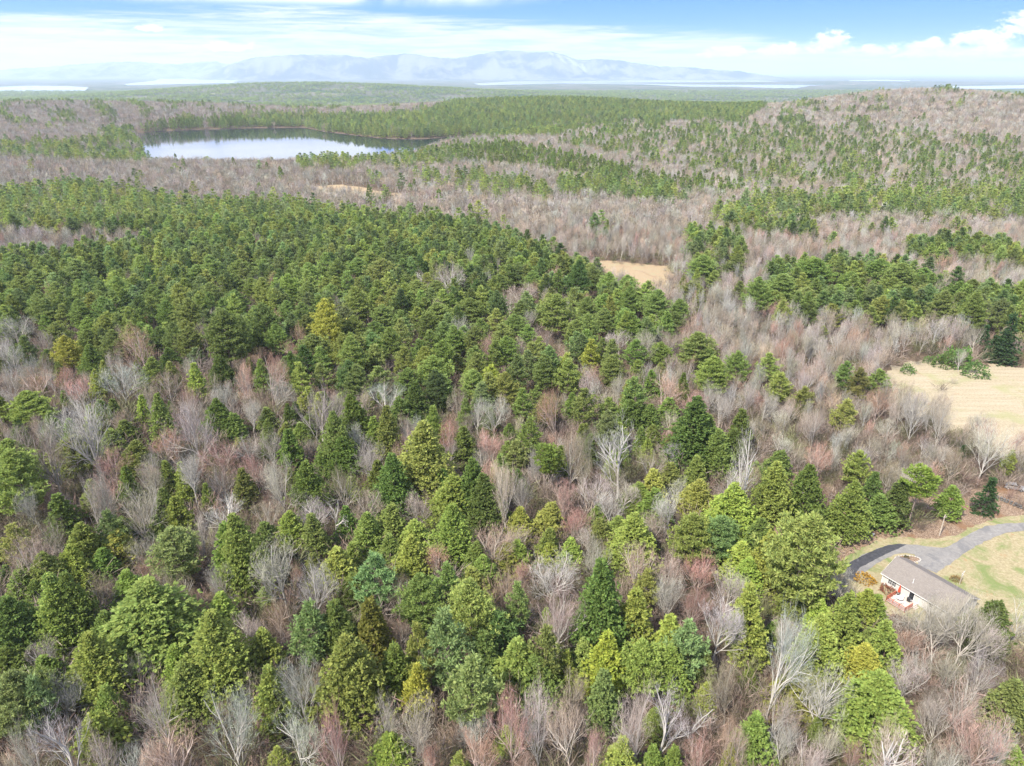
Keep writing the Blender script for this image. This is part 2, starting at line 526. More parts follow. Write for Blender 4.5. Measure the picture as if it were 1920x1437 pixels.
NOM = {'hemlock_big': (19, 6.2), 'pine_big': (18, 6.2), 'hemlock': (14, 4.0), 'pine': (15, 4.0), 'tall': (16, 3.2), 'spruce': (14, 3.0), 'bare': (13, 4.0), 'bare_tall': (16, 3.6), 'dead': (12, 3.0), 'shrub': (2.2, 1.6)}

def joined(name, parts, leafmat):
    (tv, tf), (cv, cf) = parts
    v = np.concatenate([tv, cv]); f = np.concatenate([tf, cf + len(tv)])
    return mesh(name, v, f, [M['bark'], leafmat], np.r_[np.zeros(len(tf), int), np.ones(len(cf), int)])
FARP = {'near_hemlock': [joined('a', conifer(100 + i, 'hemlock', nb=110, nt=10, nk=5, fat=1.15), M['leaf']) for i in range(3)],
        'near_pine': [joined('a', conifer(200 + i, 'pine', h=15, rad=4.0, nb=60, nt=11, nk=6, fat=1.15), M['leaf']) for i in range(4)],
        'near_bare': [joined('a', bare(300 + i, lv=(6, 6, 5, 5), twig_w=.04, trunk=.32, fine=False), M['twig']) for i in range(5)],
        'hemlock': [joined('a', conifer(400 + i, 'hemlock', nb=42, nt=5, nk=3, fat=1.9), M['leaf']) for i in range(4)],
        'pine': [joined('a', conifer(420 + i, 'pine', h=15, rad=4.0, nb=36, nt=5, nk=4, fat=1.75), M['leaf']) for i in range(5)],
        'bare': [joined('a', bare(440 + i, lv=(5, 4, 5, 3), twig_w=.10, thick=1.2, fine=False), M['twig']) for i in range(6)],
        'clump': []}
BR = [mesh('a', *brush(500 + i), M['twig']) for i in range(5)]
SHR = [mesh('shrub_leaves', *leafy(520 + i), M['leaf']) for i in range(3)]

TONE = {'Hd': (.165, .225, .062), 'Hm': (.225, .288, .078), 'Hy': (.30, .355, .088), 'Hg': (.38, .40, .075), 'Hp': (.22, .28, .09), 'Ho': (.18, .18, .045),
        'Pd': (.125, .18, .062), 'Pm': (.23, .295, .088), 'Pb': (.205, .275, .108), 'Py': (.280, .332, .092), 'Pp': (.27, .34, .12), 'Pg': (.40, .42, .09), 'Po': (.21, .21, .07),
        'Tm': (.20, .28, .066), 'Sd': (.075, .13, .055), 'Um': (.12, .20, .058),
        'Bg': (.36, .345, .305), 'Bw': (.40, .38, .35), 'Bp': (.36, .318, .272), 'Br': (.38, .25, .20), 'Bo': (.37, .31, .24), 'Bb': (.265, .232, .18), 'Dw': (.48, .45, .42)}
BARK = {'H': (.11, .085, .07), 'P': (.16, .13, .115), 'T': (.20, .165, .14), 'S': (.12, .10, .09), 'B': (.43, .41, .37), 'D': (.46, .43, .40), 'U': (.1, .08, .06)}

# ------------------------------------------------------------------ the setting: ground
def ground_mat(name, kind):
    m, t, out = material(name)
    pos = t.n('ShaderNodeNewGeometry').outputs['Position']
    fine = t.noise(pos, 1.6, 6.0, 0.7)
    mid = t.noise(pos, 0.16, 5.0, 0.6)
    big = t.noise(pos, 0.03, 4.0, 0.55)
    if kind == 'forest':
        a = t.mix(t.maprange(fine, .3, .7), (.055, .042, .030), (.17, .125, .088))
        b = t.mix(t.maprange(fine, .35, .7), (.04, .045, .022), (.11, .11, .055))
        near = t.mix(t.maprange(mid, .52, .68), a, b)
        # woodland cover seen from kilometres away: patches of evergreens among bare hardwoods
        sp = t.n('ShaderNodeSeparateXYZ'); t.l(pos, sp.inputs[0])
        p1 = t.noise(pos, 0.0021, 5.0, 0.62, 0.4)
        p2 = t.noise(pos, 0.045, 3.0, 0.75)
        cv = t.math('ADD', p1, t.math('MULTIPLY', t.math('SUBTRACT', p2, .5), .32))
        wood = t.mix(t.maprange(cv, .44, .58), (.105, .105, .078), (.040, .066, .026))
        wood = t.mix(t.math('MULTIPLY', t.maprange(t.noise(pos, .0043, 3.0, .6), .60, .68), .55), wood, (.25, .22, .17))
        c = t.mix(t.maprange(sp.outputs[1], 2300, 2900), near, wood)
        principled(t, out, c, .95, .1, fine, .12, .7)
    elif kind == 'meadow':
        mp = t.n('ShaderNodeMapping'); mp.inputs['Rotation'].default_value = (0, 0, R(24)); mp.inputs['Scale'].default_value = (.05, .85, 1); t.l(pos, mp.inputs[0])
        streak_ = t.noise(mp.outputs[0], 1.0, 5.0, .65, .6)
        g = t.mix(t.maprange(fine, .3, .7), (.22, .18, .115), (.34, .295, .205))
        g = t.mix(t.math('MULTIPLY', t.maprange(streak_, .42, .62), .4), g, (.38, .335, .25))
        g = t.mix(t.math('MULTIPLY', t.maprange(t.noise(pos, .06, 5.0, .65, .9), .50, .66), .6), g, (.23, .235, .11))
        g = t.mix(t.maprange(t.noise(pos, .11, 6.0, .7, 1.0), .60, .70), g, (.25, .16, .095))
        principled(t, out, g, .95, .1, fine, .1, .6)
    elif kind == 'meadow_tan':
        g = t.mix(t.maprange(fine, .3, .7), (.23, .17, .105), (.33, .26, .165))
        g = t.mix(t.maprange(mid, .48, .65), g, (.27, .23, .14))
        g = t.mix(t.maprange(t.noise(pos, .05, 6, .7, 1.2), .52, .66), g, (.21, .145, .09))
        principled(t, out, g, .95, .1, fine, .1, .6)
    elif kind == 'lawn':
        g = t.mix(t.maprange(fine, .3, .7), (.21, .175, .10), (.31, .27, .17))
        g = t.mix(t.math('MULTIPLY', t.maprange(t.noise(pos, .10, 7.0, .75, 1.4), .46, .66), .9), g, (.125, .165, .055))
        g = t.mix(t.maprange(t.noise(pos, .45, 4.0, .7), .60, .72), g, (.27, .17, .09))
        principled(t, out, g, .95, .1, fine, .06, .6)
    elif kind == 'litter':
        sp2 = t.n('ShaderNodeTexVoronoi'); t.l(pos, sp2.inputs['Vector']); sp2.inputs['Scale'].default_value = 6.5
        g = t.ramp(t.n('ShaderNodeSeparateColor').outputs[0], [(0, 0), (1, 1)])
        sc = t.n('ShaderNodeSeparateColor'); t.l(sp2.outputs['Color'], sc.inputs[0])
        g = t.ramp(sc.outputs[0], [(0, (.095, .066, .047)), (.45, (.17, .118, .084)), (.8, (.245, .178, .125)), (1, (.33, .262, .195))])
        g = t.mix(t.maprange(mid, .5, .7), g, (.17, .10, .058))
        principled(t, out, g, .95, .1, fine, .1, .7)
    elif kind == 'asphalt_old':
        g = t.mix(t.maprange(fine, .3, .7), (.165, .158, .148), (.22, .212, .20))
        g = t.mix(t.maprange(t.noise(pos, .22, 7, .7, 1.5), .44, .62), g, (.14, .138, .137))
        g = t.mix(t.maprange(t.noise(pos, .9, 5, .7, 1.0), .62, .72), g, (.29, .285, .28))
        principled(t, out, g, .9, .2, fine, .02, .4)
    elif kind == 'asphalt_new':
        g = t.mix(t.maprange(fine, .3, .7), (.030, .031, .036), (.055, .056, .063))
        g = t.mix(t.maprange(t.noise(pos, .7, 6, .75, 1.2), .60, .68), g, (.13, .13, .14))
        principled(t, out, g, .75, .3, fine, .02, .4)
    return m

for k in ('forest', 'meadow', 'meadow_tan', 'lawn', 'litter', 'asphalt_old', 'asphalt_new'):
    M[k] = ground_mat(k, k)

def graded(a, b, step, lo, hi, ratio=1.16):
    v = list(np.arange(a, b + 1e-6, step))
    s = step; x = v[-1]
    while x < hi: s *= ratio; x = min(x + s, hi); v.append(x)
    s = step; x = v[0]; pre = []
    while x > lo: s *= ratio; x = max(x - s, lo); pre.append(x)
    return np.array(pre[::-1] + v)
GX = graded(-1500, 1300, 11.0, -60000, 60000)
GY = graded(-60, 2400, 10.0, -500, 70000, 1.10)
gx, gy = np.meshgrid(GX, GY)
gz = terrain(gx, gy)
nx, ny = len(GX), len(GY)
ii = np.arange(nx * ny).reshape(ny, nx)
gf = np.stack([ii[:-1, :-1], ii[:-1, 1:], ii[1:, 1:], ii[1:, :-1]], -1).reshape(-1, 4)
tag(link('ground', mesh('ground', np.stack([gx, gy, gz], -1).reshape(-1, 3), gf, M['forest'], smooth=True)), kind='structure')

def ground_at(x, y):
    """height of the ground mesh itself"""
    x = np.atleast_1d(np.asarray(x, float)); y = np.atleast_1d(np.asarray(y, float))
    i = np.clip(np.searchsorted(GX, x) - 1, 0, nx - 2); j = np.clip(np.searchsorted(GY, y) - 1, 0, ny - 2)
    fx = (x - GX[i]) / (GX[i + 1] - GX[i]); fy = (y - GY[j]) / (GY[j + 1] - GY[j])
    return (gz[j, i] * (1 - fx) + gz[j, i + 1] * fx) * (1 - fy) + (gz[j + 1, i] * (1 - fx) + gz[j + 1, i + 1] * fx) * fy

def sheet(name, poly, z, mat, rough=0.0, seg=1.5, seed=1, draped=False, kind='structure'):
    """a ground sheet with an uneven outline"""
    rng = np.random.default_rng(seed)
    pts = []
    n = len(poly)
    for i in range(n):
        a = np.array(poly[i]); b = np.array(poly[(i + 1) % n]); L = np.linalg.norm(b - a)
        m = max(1, int(L / seg))
        nrm = np.array([-(b - a)[1], (b - a)[0]]) / (L + 1e-9)
        for k in range(m):
            pts.append(a + (b - a) * k / m + nrm * rng.normal(0, rough))
    bm = bmesh.new()
    vs = [bm.verts.new((p[0], p[1], z)) for p in pts]
    bm.faces.new(vs)
    bmesh.ops.triangulate(bm, faces=bm.faces[:])
    if draped:
        for _ in range(3):
            bmesh.ops.subdivide_edges(bm, edges=[e for e in bm.edges if e.calc_length() > 9], cuts=1, use_grid_fill=True)
        bmesh.ops.triangulate(bm, faces=bm.faces[:])
        for v in bm.verts: v.co.z = float(ground_at(v.co.x, v.co.y)[0]) + z
    bmesh.ops.recalc_face_normals(bm, faces=bm.faces[:])
    me = bpy.data.meshes.new(name); bm.to_mesh(me); bm.free()
    if len(me.polygons) and me.polygons[0].normal.z < 0: me.flip_normals()
    me.materials.append(mat)
    return tag(link(name, me), kind=kind)

LITTER = pxpoly([(1535, 1000), (1560, 965), (1620, 950), (1700, 935), (1790, 925), (1920, 905), (2060, 890), (2060, 1010), (1920, 990), (1800, 1040), (1600, 1120), (1540, 1120)])
LAWN = pxpoly([(1548, 1090), (1566, 1062), (1600, 1036), (1650, 1010), (1690, 1006), (1740, 1012), (1790, 1005), (1830, 985), (1870, 972), (1930, 965), (2080, 955), (2120, 1150),
               (2000, 1260), (1905, 1225), (1870, 1160), (1800, 1190), (1730, 1185), (1690, 1160), (1645, 1148), (1600, 1125), (1565, 1118)])
DRIVE = pxpoly([(1571, 1071.5), (1595.8, 1053.7), (1624.7, 1038), (1664.8, 1022.5), (1685, 1020), (1718, 1022.5), (1758, 1028), (1776, 1026), (1798, 1013.6), (1823, 998), (1847, 988),
                (1878.6, 982.4), (1920, 980.6), (2100, 976), (2100, 990), (1920, 996), (1887.5, 1000), (1861, 1009), (1829.6, 1024.7), (1796, 1047), (1774, 1062.6), (1756, 1076), (1736, 1067),
                (1720.5, 1059), (1721.6, 1049), (1713.8, 1040), (1696, 1037), (1676, 1040), (1656, 1050), (1633.6, 1064.8), (1611, 1078), (1607, 1085), (1609, 1092.7), (1600, 1091.5)])
FRESH = pxpoly([(1571.8, 1071.5), (1596, 1054.2), (1625, 1038.4), (1665, 1022.9), (1685, 1020.5), (1700, 1021.8), (1688, 1028), (1664, 1038), (1641, 1050), (1628, 1057), (1612, 1065), (1604, 1075), (1606, 1084), (1607.5, 1091.5), (1600, 1091)])
MEADOW1 = pxpoly([(1055, 487), (1090, 486), (1170, 492), (1262, 501), (1268, 548), (1210, 560), (1165, 545), (1090, 505)])
MEADOW2 = pxpoly([(1640, 705), (1665, 692), (1715, 676), (1760, 676), (1800, 688), (1850, 681), (1905, 687), (2100, 700), (2150, 860), (1990, 905), (1925, 880), (1850, 850), (1770, 815), (1705, 775), (1660, 740)])
MEADOW3 = pxpoly([(570, 352), (640, 350), (690, 356), (765, 372), (750, 384), (690, 380), (640, 371), (575, 364)])
sheet('leaf_litter', LITTER, 0.015, M['litter'], .5, 1.2, 3)
sheet('lawn', LAWN, 0.045, M['lawn'], .25, .9, 4)
sheet('driveway', DRIVE, 0.09, M['asphalt_old'], .11, 1.0, 5)
sheet('driveway_fresh_asphalt', FRESH, 0.098, M['asphalt_new'], .05, .8, 6)
sheet('meadow', MEADOW2, 0.03, M['meadow'], 1.5, 1.8, 7)
sheet('meadow', MEADOW1, 0.03, M['meadow_tan'], .9, 3.0, 8)
sheet('meadow', MEADOW3, 0.5, M['meadow_tan'], 2.0, 8.0, 9, draped=True)

# ------------------------------------------------------------------ pond and the far lake
def water_mat(name, base_col, rough, bump_scale, bump_str):
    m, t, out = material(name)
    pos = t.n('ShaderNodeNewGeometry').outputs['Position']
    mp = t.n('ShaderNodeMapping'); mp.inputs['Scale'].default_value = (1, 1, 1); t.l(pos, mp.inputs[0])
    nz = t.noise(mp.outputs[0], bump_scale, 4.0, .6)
    p = principled(t, out, base_col, t.maprange(t.noise(pos, .012, 4, .6), .4, .65, rough * .5, rough * 1.5), .5, nz, .05, bump_str)
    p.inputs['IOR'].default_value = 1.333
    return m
M['pond'] = water_mat('pond_water', (.012, .020, .024), .04, .5, .25)
M['lake'] = water_mat('lake_water', (.30, .34, .37), .14, .05, .1)  # pale base colour stands in for bright sky sheen on the water
lo_, hi_ = POND.min(0) - 70, POND.max(0) + 70
big = np.array([lo_, (hi_[0], lo_[1]), hi_, (lo_[0], hi_[1])])
me = mesh('pond', np.c_[big, np.full(len(big), POND_Z)], [list(range(len(big)))], M['pond'])
if me.polygons[0].normal.z < 0: me.flip_normals()
tag(link('pond_water', me), kind='structure')
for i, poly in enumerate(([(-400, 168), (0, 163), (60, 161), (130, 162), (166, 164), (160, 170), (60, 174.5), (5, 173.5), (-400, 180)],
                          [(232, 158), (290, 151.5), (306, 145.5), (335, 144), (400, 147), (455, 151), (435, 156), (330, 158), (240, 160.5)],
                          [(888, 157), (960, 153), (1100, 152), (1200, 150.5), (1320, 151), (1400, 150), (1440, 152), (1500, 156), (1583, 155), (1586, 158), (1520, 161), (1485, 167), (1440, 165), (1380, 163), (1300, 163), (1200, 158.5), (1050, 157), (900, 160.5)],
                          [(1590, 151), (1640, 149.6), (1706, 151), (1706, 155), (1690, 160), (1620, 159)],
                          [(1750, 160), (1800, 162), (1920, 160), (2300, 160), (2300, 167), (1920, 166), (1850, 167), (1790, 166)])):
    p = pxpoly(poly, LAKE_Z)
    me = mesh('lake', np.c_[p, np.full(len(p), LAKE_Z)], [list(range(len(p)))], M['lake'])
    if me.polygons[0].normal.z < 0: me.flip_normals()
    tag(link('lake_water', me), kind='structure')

# ------------------------------------------------------------------ distant mountains
def mountain_mat():
    m, t, out = material('mountain_woods')
    pos = t.n('ShaderNodeNewGeometry').outputs['Position']
    p1 = t.noise(pos, .0011, 6, .62, .5); p2 = t.noise(pos, .006, 5, .7)
    c = t.mix(t.maprange(t.math('ADD', p1, t.math('MULTIPLY', t.math('SUBTRACT', p2, .5), .5)), .42, .6), (.13, .135, .115), (.018, .034, .032))
    sn = t.n('ShaderNodeAttribute', attribute_name='snow').outputs['Fac']
    c = t.mix(sn, c, (.22, .23, .24))
    principled(t, out, c, .95, .1)
    return m
M['mountain'] = mountain_mat()

def mountain_range(name, sil, crest_d, base_d, back_d, seed, runs=()):
    rng = np.random.default_rng(seed)
    us = np.arange(sil[0][0], sil[-1][0] + 1, 4.0)
    vs = np.interp(us, [a for a, _ in sil], [b for _, b in sil])
    vs = np.convolve(np.pad(vs, 1, 'edge'), np.ones(3) / 3, 'valid') + .5 * np.sin(us * .23) + .35 * np.sin(us * .61 + 1)
    rows = np.r_[np.linspace(0, 1, 34), np.linspace(1.06, 2, 10)]
    V, SN = [], []
    for r in rows:
        D = base_d + (crest_d - base_d) * r if r <= 1 else crest_d + (back_d - crest_d) * (r - 1)
        for u, v in zip(us, vs):
            d = ray(u, v); top = CAM_H + d[2] * crest_d / d[1]
            x = d[0] * D / d[1]
            rr = r if r <= 1 else 2 - r
            prof = rr * rr * (3 - 2 * rr) * .55 + rr * .45
            rid = 0
            for a, b, c_ in ((.0021, 1.0, 60), (.0047, 2.3, 34), (.0098, .7, 18)):
                rid += 1.5 * c_ * (1 - abs(math.sin(a * x + b + 2.4 * r + seed)) * 1.6)
            z = LAKE_Z - 3 + (top - LAKE_Z + 3) * prof + rid * math.sin(min(rr, 1) * math.pi) * .9 * min(1, (top - LAKE_Z) / 300)
            V.append((x, D, z))
            sn = 0.0
            for (u0, r0, u1, r1, wd) in runs:
                if r1 <= r <= r0:
                    uu = u0 + (u1 - u0) * (r0 - r) / (r0 - r1 + 1e-9)
                    if abs(u - uu) < wd: sn = 1.0
            SN.append(sn)
    nu, nr = len(us), len(rows)
    ii = np.arange(nu * nr).reshape(nr, nu)
    f = np.stack([ii[:-1, :-1], ii[:-1, 1:], ii[1:, 1:], ii[1:, :-1]], -1).reshape(-1, 4)
    me = mesh(name, V, f, M['mountain'], smooth=True)
    at = me.attributes.new('snow', 'FLOAT', 'POINT'); at.data.foreach_set('value', np.array(SN, np.float32))
    return tag(link(name, me), kind='structure')

mountain_range('mountain', [(-700, 150), (-300, 138), (-100, 134), (0, 131), (60, 128), (120, 123), (200, 117), (260, 116), (320, 122), (390, 115), (420, 119), (470, 128), (540, 143), (560, 152)], 24000, 20500, 27000, 3)
mountain_range('mountain', [(360, 152), (395, 136), (430, 122), (470, 109), (520, 104.5), (560, 103), (600, 102), (650, 104), (690, 109), (720, 104), (770, 100.5), (810, 107.5), (850, 110), (890, 104), (930, 96), (965, 94.5),
                            (1000, 99), (1035, 97), (1060, 104), (1085, 113), (1130, 111), (1160, 113), (1200, 120), (1240, 125), (1290, 126), (1340, 131), (1390, 134), (1440, 142), (1500, 151), (1520, 153)],
               19000, 17300, 21500, 8, runs=((1030, .98, 1036, .78, 4), (1046, .95, 1060, .62, 4), (1062, .93, 1084, .6, 4), (1074, .86, 1100, .5, 4), (1090, .82, 1098, .6, 3)))

# ------------------------------------------------------------------ box and rod helpers for built things
def box_bm(bm, lo, hi, rot=None, at=(0, 0, 0)):
    vs = []
    for x in (lo[0], hi[0]):
        for y in (lo[1], hi[1]):
            for z in (lo[2], hi[2]):
                p = Vector((x, y, z))
                if rot is not None: p = rot @ p
                vs.append(bm.verts.new(p + Vector(at)))
    for f in ((0, 1, 3, 2), (4, 6, 7, 5), (0, 4, 5, 1), (2, 3, 7, 6), (0, 2, 6, 4), (1, 5, 7, 3)):
        bm.faces.new([vs[i] for i in f])

def from_bm(name, bm, mat, parent=None, bevel=0.0, smooth=False):
    bmesh.ops.recalc_face_normals(bm, faces=bm.faces[:])
    if bevel: bmesh.ops.bevel(bm, geom=bm.edges[:], offset=bevel, segments=1, affect='EDGES')
    me = bpy.data.meshes.new(name); bm.to_mesh(me); bm.free()
    me.materials.append(mat)
    if smooth: me.polygons.foreach_set('use_smooth', [True] * len(me.polygons))
    return link(name, me, parent)

def bx(name, lo, hi, mat, parent=None, bevel=0.0):
    bm = bmesh.new(); box_bm(bm, lo, hi)
    return from_bm(name, bm, mat, parent, bevel)

def prism(name, prof, y0, y1, mat, parent=None, axis='y'):
    """profile in (x,z), swept along y (or profile in (y,z), swept along x)"""
    bm = bmesh.new()
    P = (lambda a, z, b: (a, b, z)) if axis == 'y' else (lambda a, z, b: (b, a, z))
    A = [bm.verts.new(P(a, z, y0)) for a, z in prof]; B = [bm.verts.new(P(a, z, y1)) for a, z in prof]
    n = len(prof)
    bm.faces.new(A); bm.faces.new(B[::-1])
    for i in range(n): bm.faces.new((A[i], B[i], B[(i + 1) % n], A[(i + 1) % n]))
    return from_bm(name, bm, mat, parent)

def rod(name, pts, radii, mat, parent=None, sides=8):
    bm = bmesh.new()
    v, f = tubes([(pts, radii)], sides)
    vs = [bm.verts.new(p) for p in v]
    for q in f: bm.faces.new([vs[i] for i in q])
    bm.faces.new(vs[:sides][::-1]); bm.faces.new(vs[-sides:])
    return from_bm(name, bm, mat, parent)

def disc(name, c, r, h, mat, parent=None, n=20, r2=None):
    return rod(name, [(c[0], c[1], c[2]), (c[0], c[1], c[2] + h)], [r, r2 if r2 is not None else r], mat, parent, n)

# ------------------------------------------------------------------ the house
M['siding'] = flat('white_siding', (.44, .43, .41), .6, .3, .04, 3)
M['trim'] = flat('white_trim', (.62, .62, .61), .5, .3, .03, 3)
M['concrete'] = flat('concrete', (.38, .37, .35), .9, .2, .15, 2)
M['glass'] = flat('window_glass', (.018, .021, .026), .08, .6, .1, 1)
M['red_wood'] = flat('red_stained_wood', (.34, .10, .06), .7, .2, .22, 4)
M['deck_wood'] = flat('weathered_deck_boards', (.46, .40, .36), .8, .2, .18, 5)
M['white_plastic'] = flat('white_plastic', (.60, .60, .59), .4, .4, .03, 4)
M['dark'] = flat('dark_metal', (.03, .03, .032), .45, .4, .2, 6)
M['silver'] = flat('silver_paint', (.42, .43, .45), .3, .5, .05, 3, .4)
M['rubber'] = flat('rubber', (.025, .025, .027), .8, .2, .1, 8)
M['pole_wood'] = flat('weathered_pole_wood', (.36, .31, .26), .9, .2, .25, 3)
M['stone'] = flat('field_stone', (.115, .11, .105), .9, .2, .35, 2)
M['pale_stone'] = flat('pale_stone', (.34, .32, .29), .9, .2, .25, 3)
M['red_cloth'] = flat('red_cloth', (.45, .07, .035), .85, .1, .15, 5)

def shingle_mat():
    m, t, out = material('asphalt_shingles')
    tc = t.n('ShaderNodeTexCoord').outputs['Object']
    br = t.n('ShaderNodeTexBrick'); t.l(tc, br.inputs['Vector'])
    br.inputs['Scale'].default_value = 1.0; br.inputs['Brick Width'].default_value = .33; br.inputs['Row Height'].default_value = .14
    br.inputs['Mortar Size'].default_value = .008; br.inputs['Color1'].default_value = (.145, .130, .117, 1); br.inputs['Color2'].default_value = (.195, .175, .158, 1)
    br.inputs['Mortar'].default_value = (.09, .085, .08, 1); br.inputs['Bias'].default_value = -.1
    n1 = t.noise(tc, 9, 5, .7); n2 = t.noise(tc, .5, 4, .6)
    c = t.mix(t.maprange(n1, .3, .7, 0, .5), br.outputs[0], (.235, .21, .19))
    c = t.mix(t.maprange(n2, .5, .7, 0, .35), c, (.13, .12, .115))
    principled(t, out, c, .95, .15, n1, .03, .5)
    return m
M['shingle'] = shingle_mat()

HOUSE = np.array([74.78, 115.96])
E1 = np.array([.524, -.852]); E1 /= np.linalg.norm(E1); E2 = np.array([.852, .524]); E2 /= np.linalg.norm(E2)
HROT = math.atan2(E1[1], E1[0])
def hloc(a, b): return HOUSE + E1 * a + E2 * b
house = tag(empty('ranch_house', (*HOUSE, 0), HROT), 'long low white ranch house with grey shingle roof beside the driveway', 'house')
HL, HD, HE, HRZ = 14.1, 8.2, 2.62, 4.75
bx('foundation', (.03, .03, -.3), (HL - .03, HD - .03, .34), M['concrete'], house)
# front wall split round its openings, clapboards as real laps
def lap_wall(name, a0, a1, b, zlo, zhi, holes, sign, axis='x'):
    bm = bmesh.new()
    z = zlo; step = .165
    while z < zhi - 1e-4:
        z2 = min(z + step, zhi)
        cuts = [a0]
        for (h0, h1, k0, k1) in holes:
            if k0 < z2 - .01 and k1 > z + .01: cuts += [h0, h1]
        cuts.append(a1)
        for i in range(0, len(cuts), 2):
            p, q = cuts[i], cuts[i + 1]
            if q - p < .01: continue
            o0, o1 = .028 * sign, .006 * sign
            if axis == 'x': c = [(p, b + o0, z), (q, b + o0, z), (q, b + o1, z2), (p, b + o1, z2)]; c2 = [(p, b - .08 * sign, z), (q, b - .08 * sign, z)]
            else: c = [(b + o0, p, z), (b + o0, q, z), (b + o1, q, z2), (b + o1, p, z2)]; c2 = [(b - .08 * sign, p, z), (b - .08 * sign, q, z)]
            v = [bm.verts.new(x) for x in c]; bm.faces.new(v)
            u = [bm.verts.new(x) for x in c2]; bm.faces.new((v[1], v[0], u[0], u[1]))
        z = z2
    me = bpy.data.meshes.new(name); bm.to_mesh(me); bm.free(); me.materials.append(M['siding'])
    return link(name, me, house)
WIN = [(1.30, 2.06, 1.05, 2.15), (2.14, 2.90, 1.05, 2.15), (9.55, 10.25, 1.25, 2.1)]
DOOR = (5.75, 7.65, .42, 2.40)
lap_wall('front_wall', 0, HL, 0, .34, HE, WIN[:2] + [DOOR] + WIN[2:], -1)
lap_wall('back_wall', 0, HL, HD, .34, HE, [], 1)
lap_wall('side_wall', 0, HD, 0, .34, HE, [], -1, 'y')
lap_wall('side_wall', 0, HD, HL, .34, HE, [], 1, 'y')
for x, s in ((0.012, 1), (HL - .012, -1)):
    bm = bmesh.new(); bm.faces.new([bm.verts.new((x, y, z)) for y, z in ((0, HE), (HD, HE), (HD / 2, HRZ - .12))])
    from_bm('gable', bm, M['siding'], house)
    bx('inner_wall', (x - .006 if s > 0 else x + .004, .1, .3), (x + .0 if s > 0 else x + .01, HD - .1, HE), M['siding'], house)
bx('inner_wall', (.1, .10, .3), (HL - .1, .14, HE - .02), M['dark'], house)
for x0, x1, z0, z1 in WIN:
    fr = bx('window', (x0 - .07, -.055, z0 - .08), (x1 + .07, .05, z0), M['trim'], house)          # sill
    for lo, hi in (((x0 - .07, -.05, z1), (x1 + .07, .05, z1 + .08)), ((x0 - .07, -.05, z0), (x0, .05, z1)), ((x1, -.05, z0), (x1 + .07, .05, z1))):
        bx('frame', lo, hi, M['trim'], fr)
    bx('pane', (x0, .0, z0), (x1, .02, z1), M['glass'], fr)
    bx('sash_rail', (x0, -.022, (z0 + z1) / 2 - .025), (x1, -.003, (z0 + z1) / 2 + .025), M['trim'], fr)
    if x1 - x0 > .72:
        bx('muntin', ((x0 + x1) / 2 - .018, -.018, z0), ((x0 + x1) / 2 + .018, -.004, z1), M['trim'], fr)
        for q in (.25, .75):
            bx('muntin', (x0, -.0165, z0 + (z1 - z0) * q - .015), (x1, -.0045, z0 + (z1 - z0) * q + .015), M['trim'], fr)
x0, x1, z0, z1 = DOOR
dr = bx('sliding_door', (x0 - .08, -.05, z1), (x1 + .08, .05, z1 + .1), M['trim'], house)
for lo, hi in (((x0 - .08, -.05, z0), (x0, .05, z1)), ((x1, -.05, z0), (x1 + .08, .05, z1)), (((x0 + x1) / 2 - .06, -.045, z0), ((x0 + x1) / 2 + .06, .045, z1)), ((x0, -.06, z0 - .08), (x1, .05, z0))):
    bx('frame', lo, hi, M['trim'], dr)
bx('pane', (x0, .0, z0), ((x0 + x1) / 2 - .06, .02, z1), M['glass'], dr)
bx('screen_panel', ((x0 + x1) / 2 + .06, -.01, z0), (x1, .02, z1), M['siding'], dr)
# roof: two thick slopes with an overhang
oh, rk, th = .42, .28, .14
sl_ = (HRZ - HE) / (HD / 2)
zf = HE - sl_ * oh + .05
rf = prism('roof', [(-oh, zf), (HD / 2, HRZ + .05), (HD / 2, HRZ + .05 + th), (-oh, zf + th)], -rk, HL + rk, M['shingle'], house, 'x')
prism('roof_slope', [(HD / 2, HRZ + .05), (HD + oh, zf), (HD + oh, zf + th), (HD / 2, HRZ + .05 + th)], -rk, HL + rk, M['shingle'], rf, 'x')
prism('ridge_cap', [(HD / 2 - .16, HRZ + .05 + th - .075 + .02), (HD / 2, HRZ + .05 + th + .03), (HD / 2 + .16, HRZ + .05 + th - .075 + .02)], -rk - .01, HL + rk + .01, M['shingle'], rf, 'x')
bx('fascia', (-rk, -oh - .03, zf - .06), (HL + rk, -oh - .003, zf + th - .02), M['trim'], house)
bx('fascia', (-rk, HD + oh + .003, zf - .06), (HL + rk, HD + oh + .03, zf + th - .02), M['trim'], house)
bx('soffit', (-rk + .02, -oh, zf - .05), (HL + rk - .02, -.05, zf - .03), M['trim'], house)
for xx in (-rk - .025, HL + rk + .003):
    prism('rake_board', [(-oh, zf - .04), (HD / 2, HRZ + .01), (HD / 2, HRZ + .05 + th - .02), (-oh, zf + th - .02)], xx, xx + .022, M['trim'], house, 'x')
    prism('rake_board', [(HD + oh, zf - .04), (HD / 2 + .002, HRZ + .01), (HD / 2 + .002, HRZ + .05 + th - .02), (HD + oh, zf + th - .02)], xx, xx + .022, M['trim'], house, 'x')
for x in (-.03, HL - .09):
    bx('corner_board', (x, -.045, .34), (x + .12, -.03, HE - .1), M['trim'], house)
vz = HE + sl_ * 1.2
vp = rod('vent_pipe', [(5.3, 1.2, vz), (5.3, 1.2, vz + 1.0)], [.06, .06], M['trim'], rf, 10)
rod('flashing', [(5.3, 1.2, vz + .05), (5.3, 1.2, vz + .3)], [.22, .07], M['silver'], rf, 10)

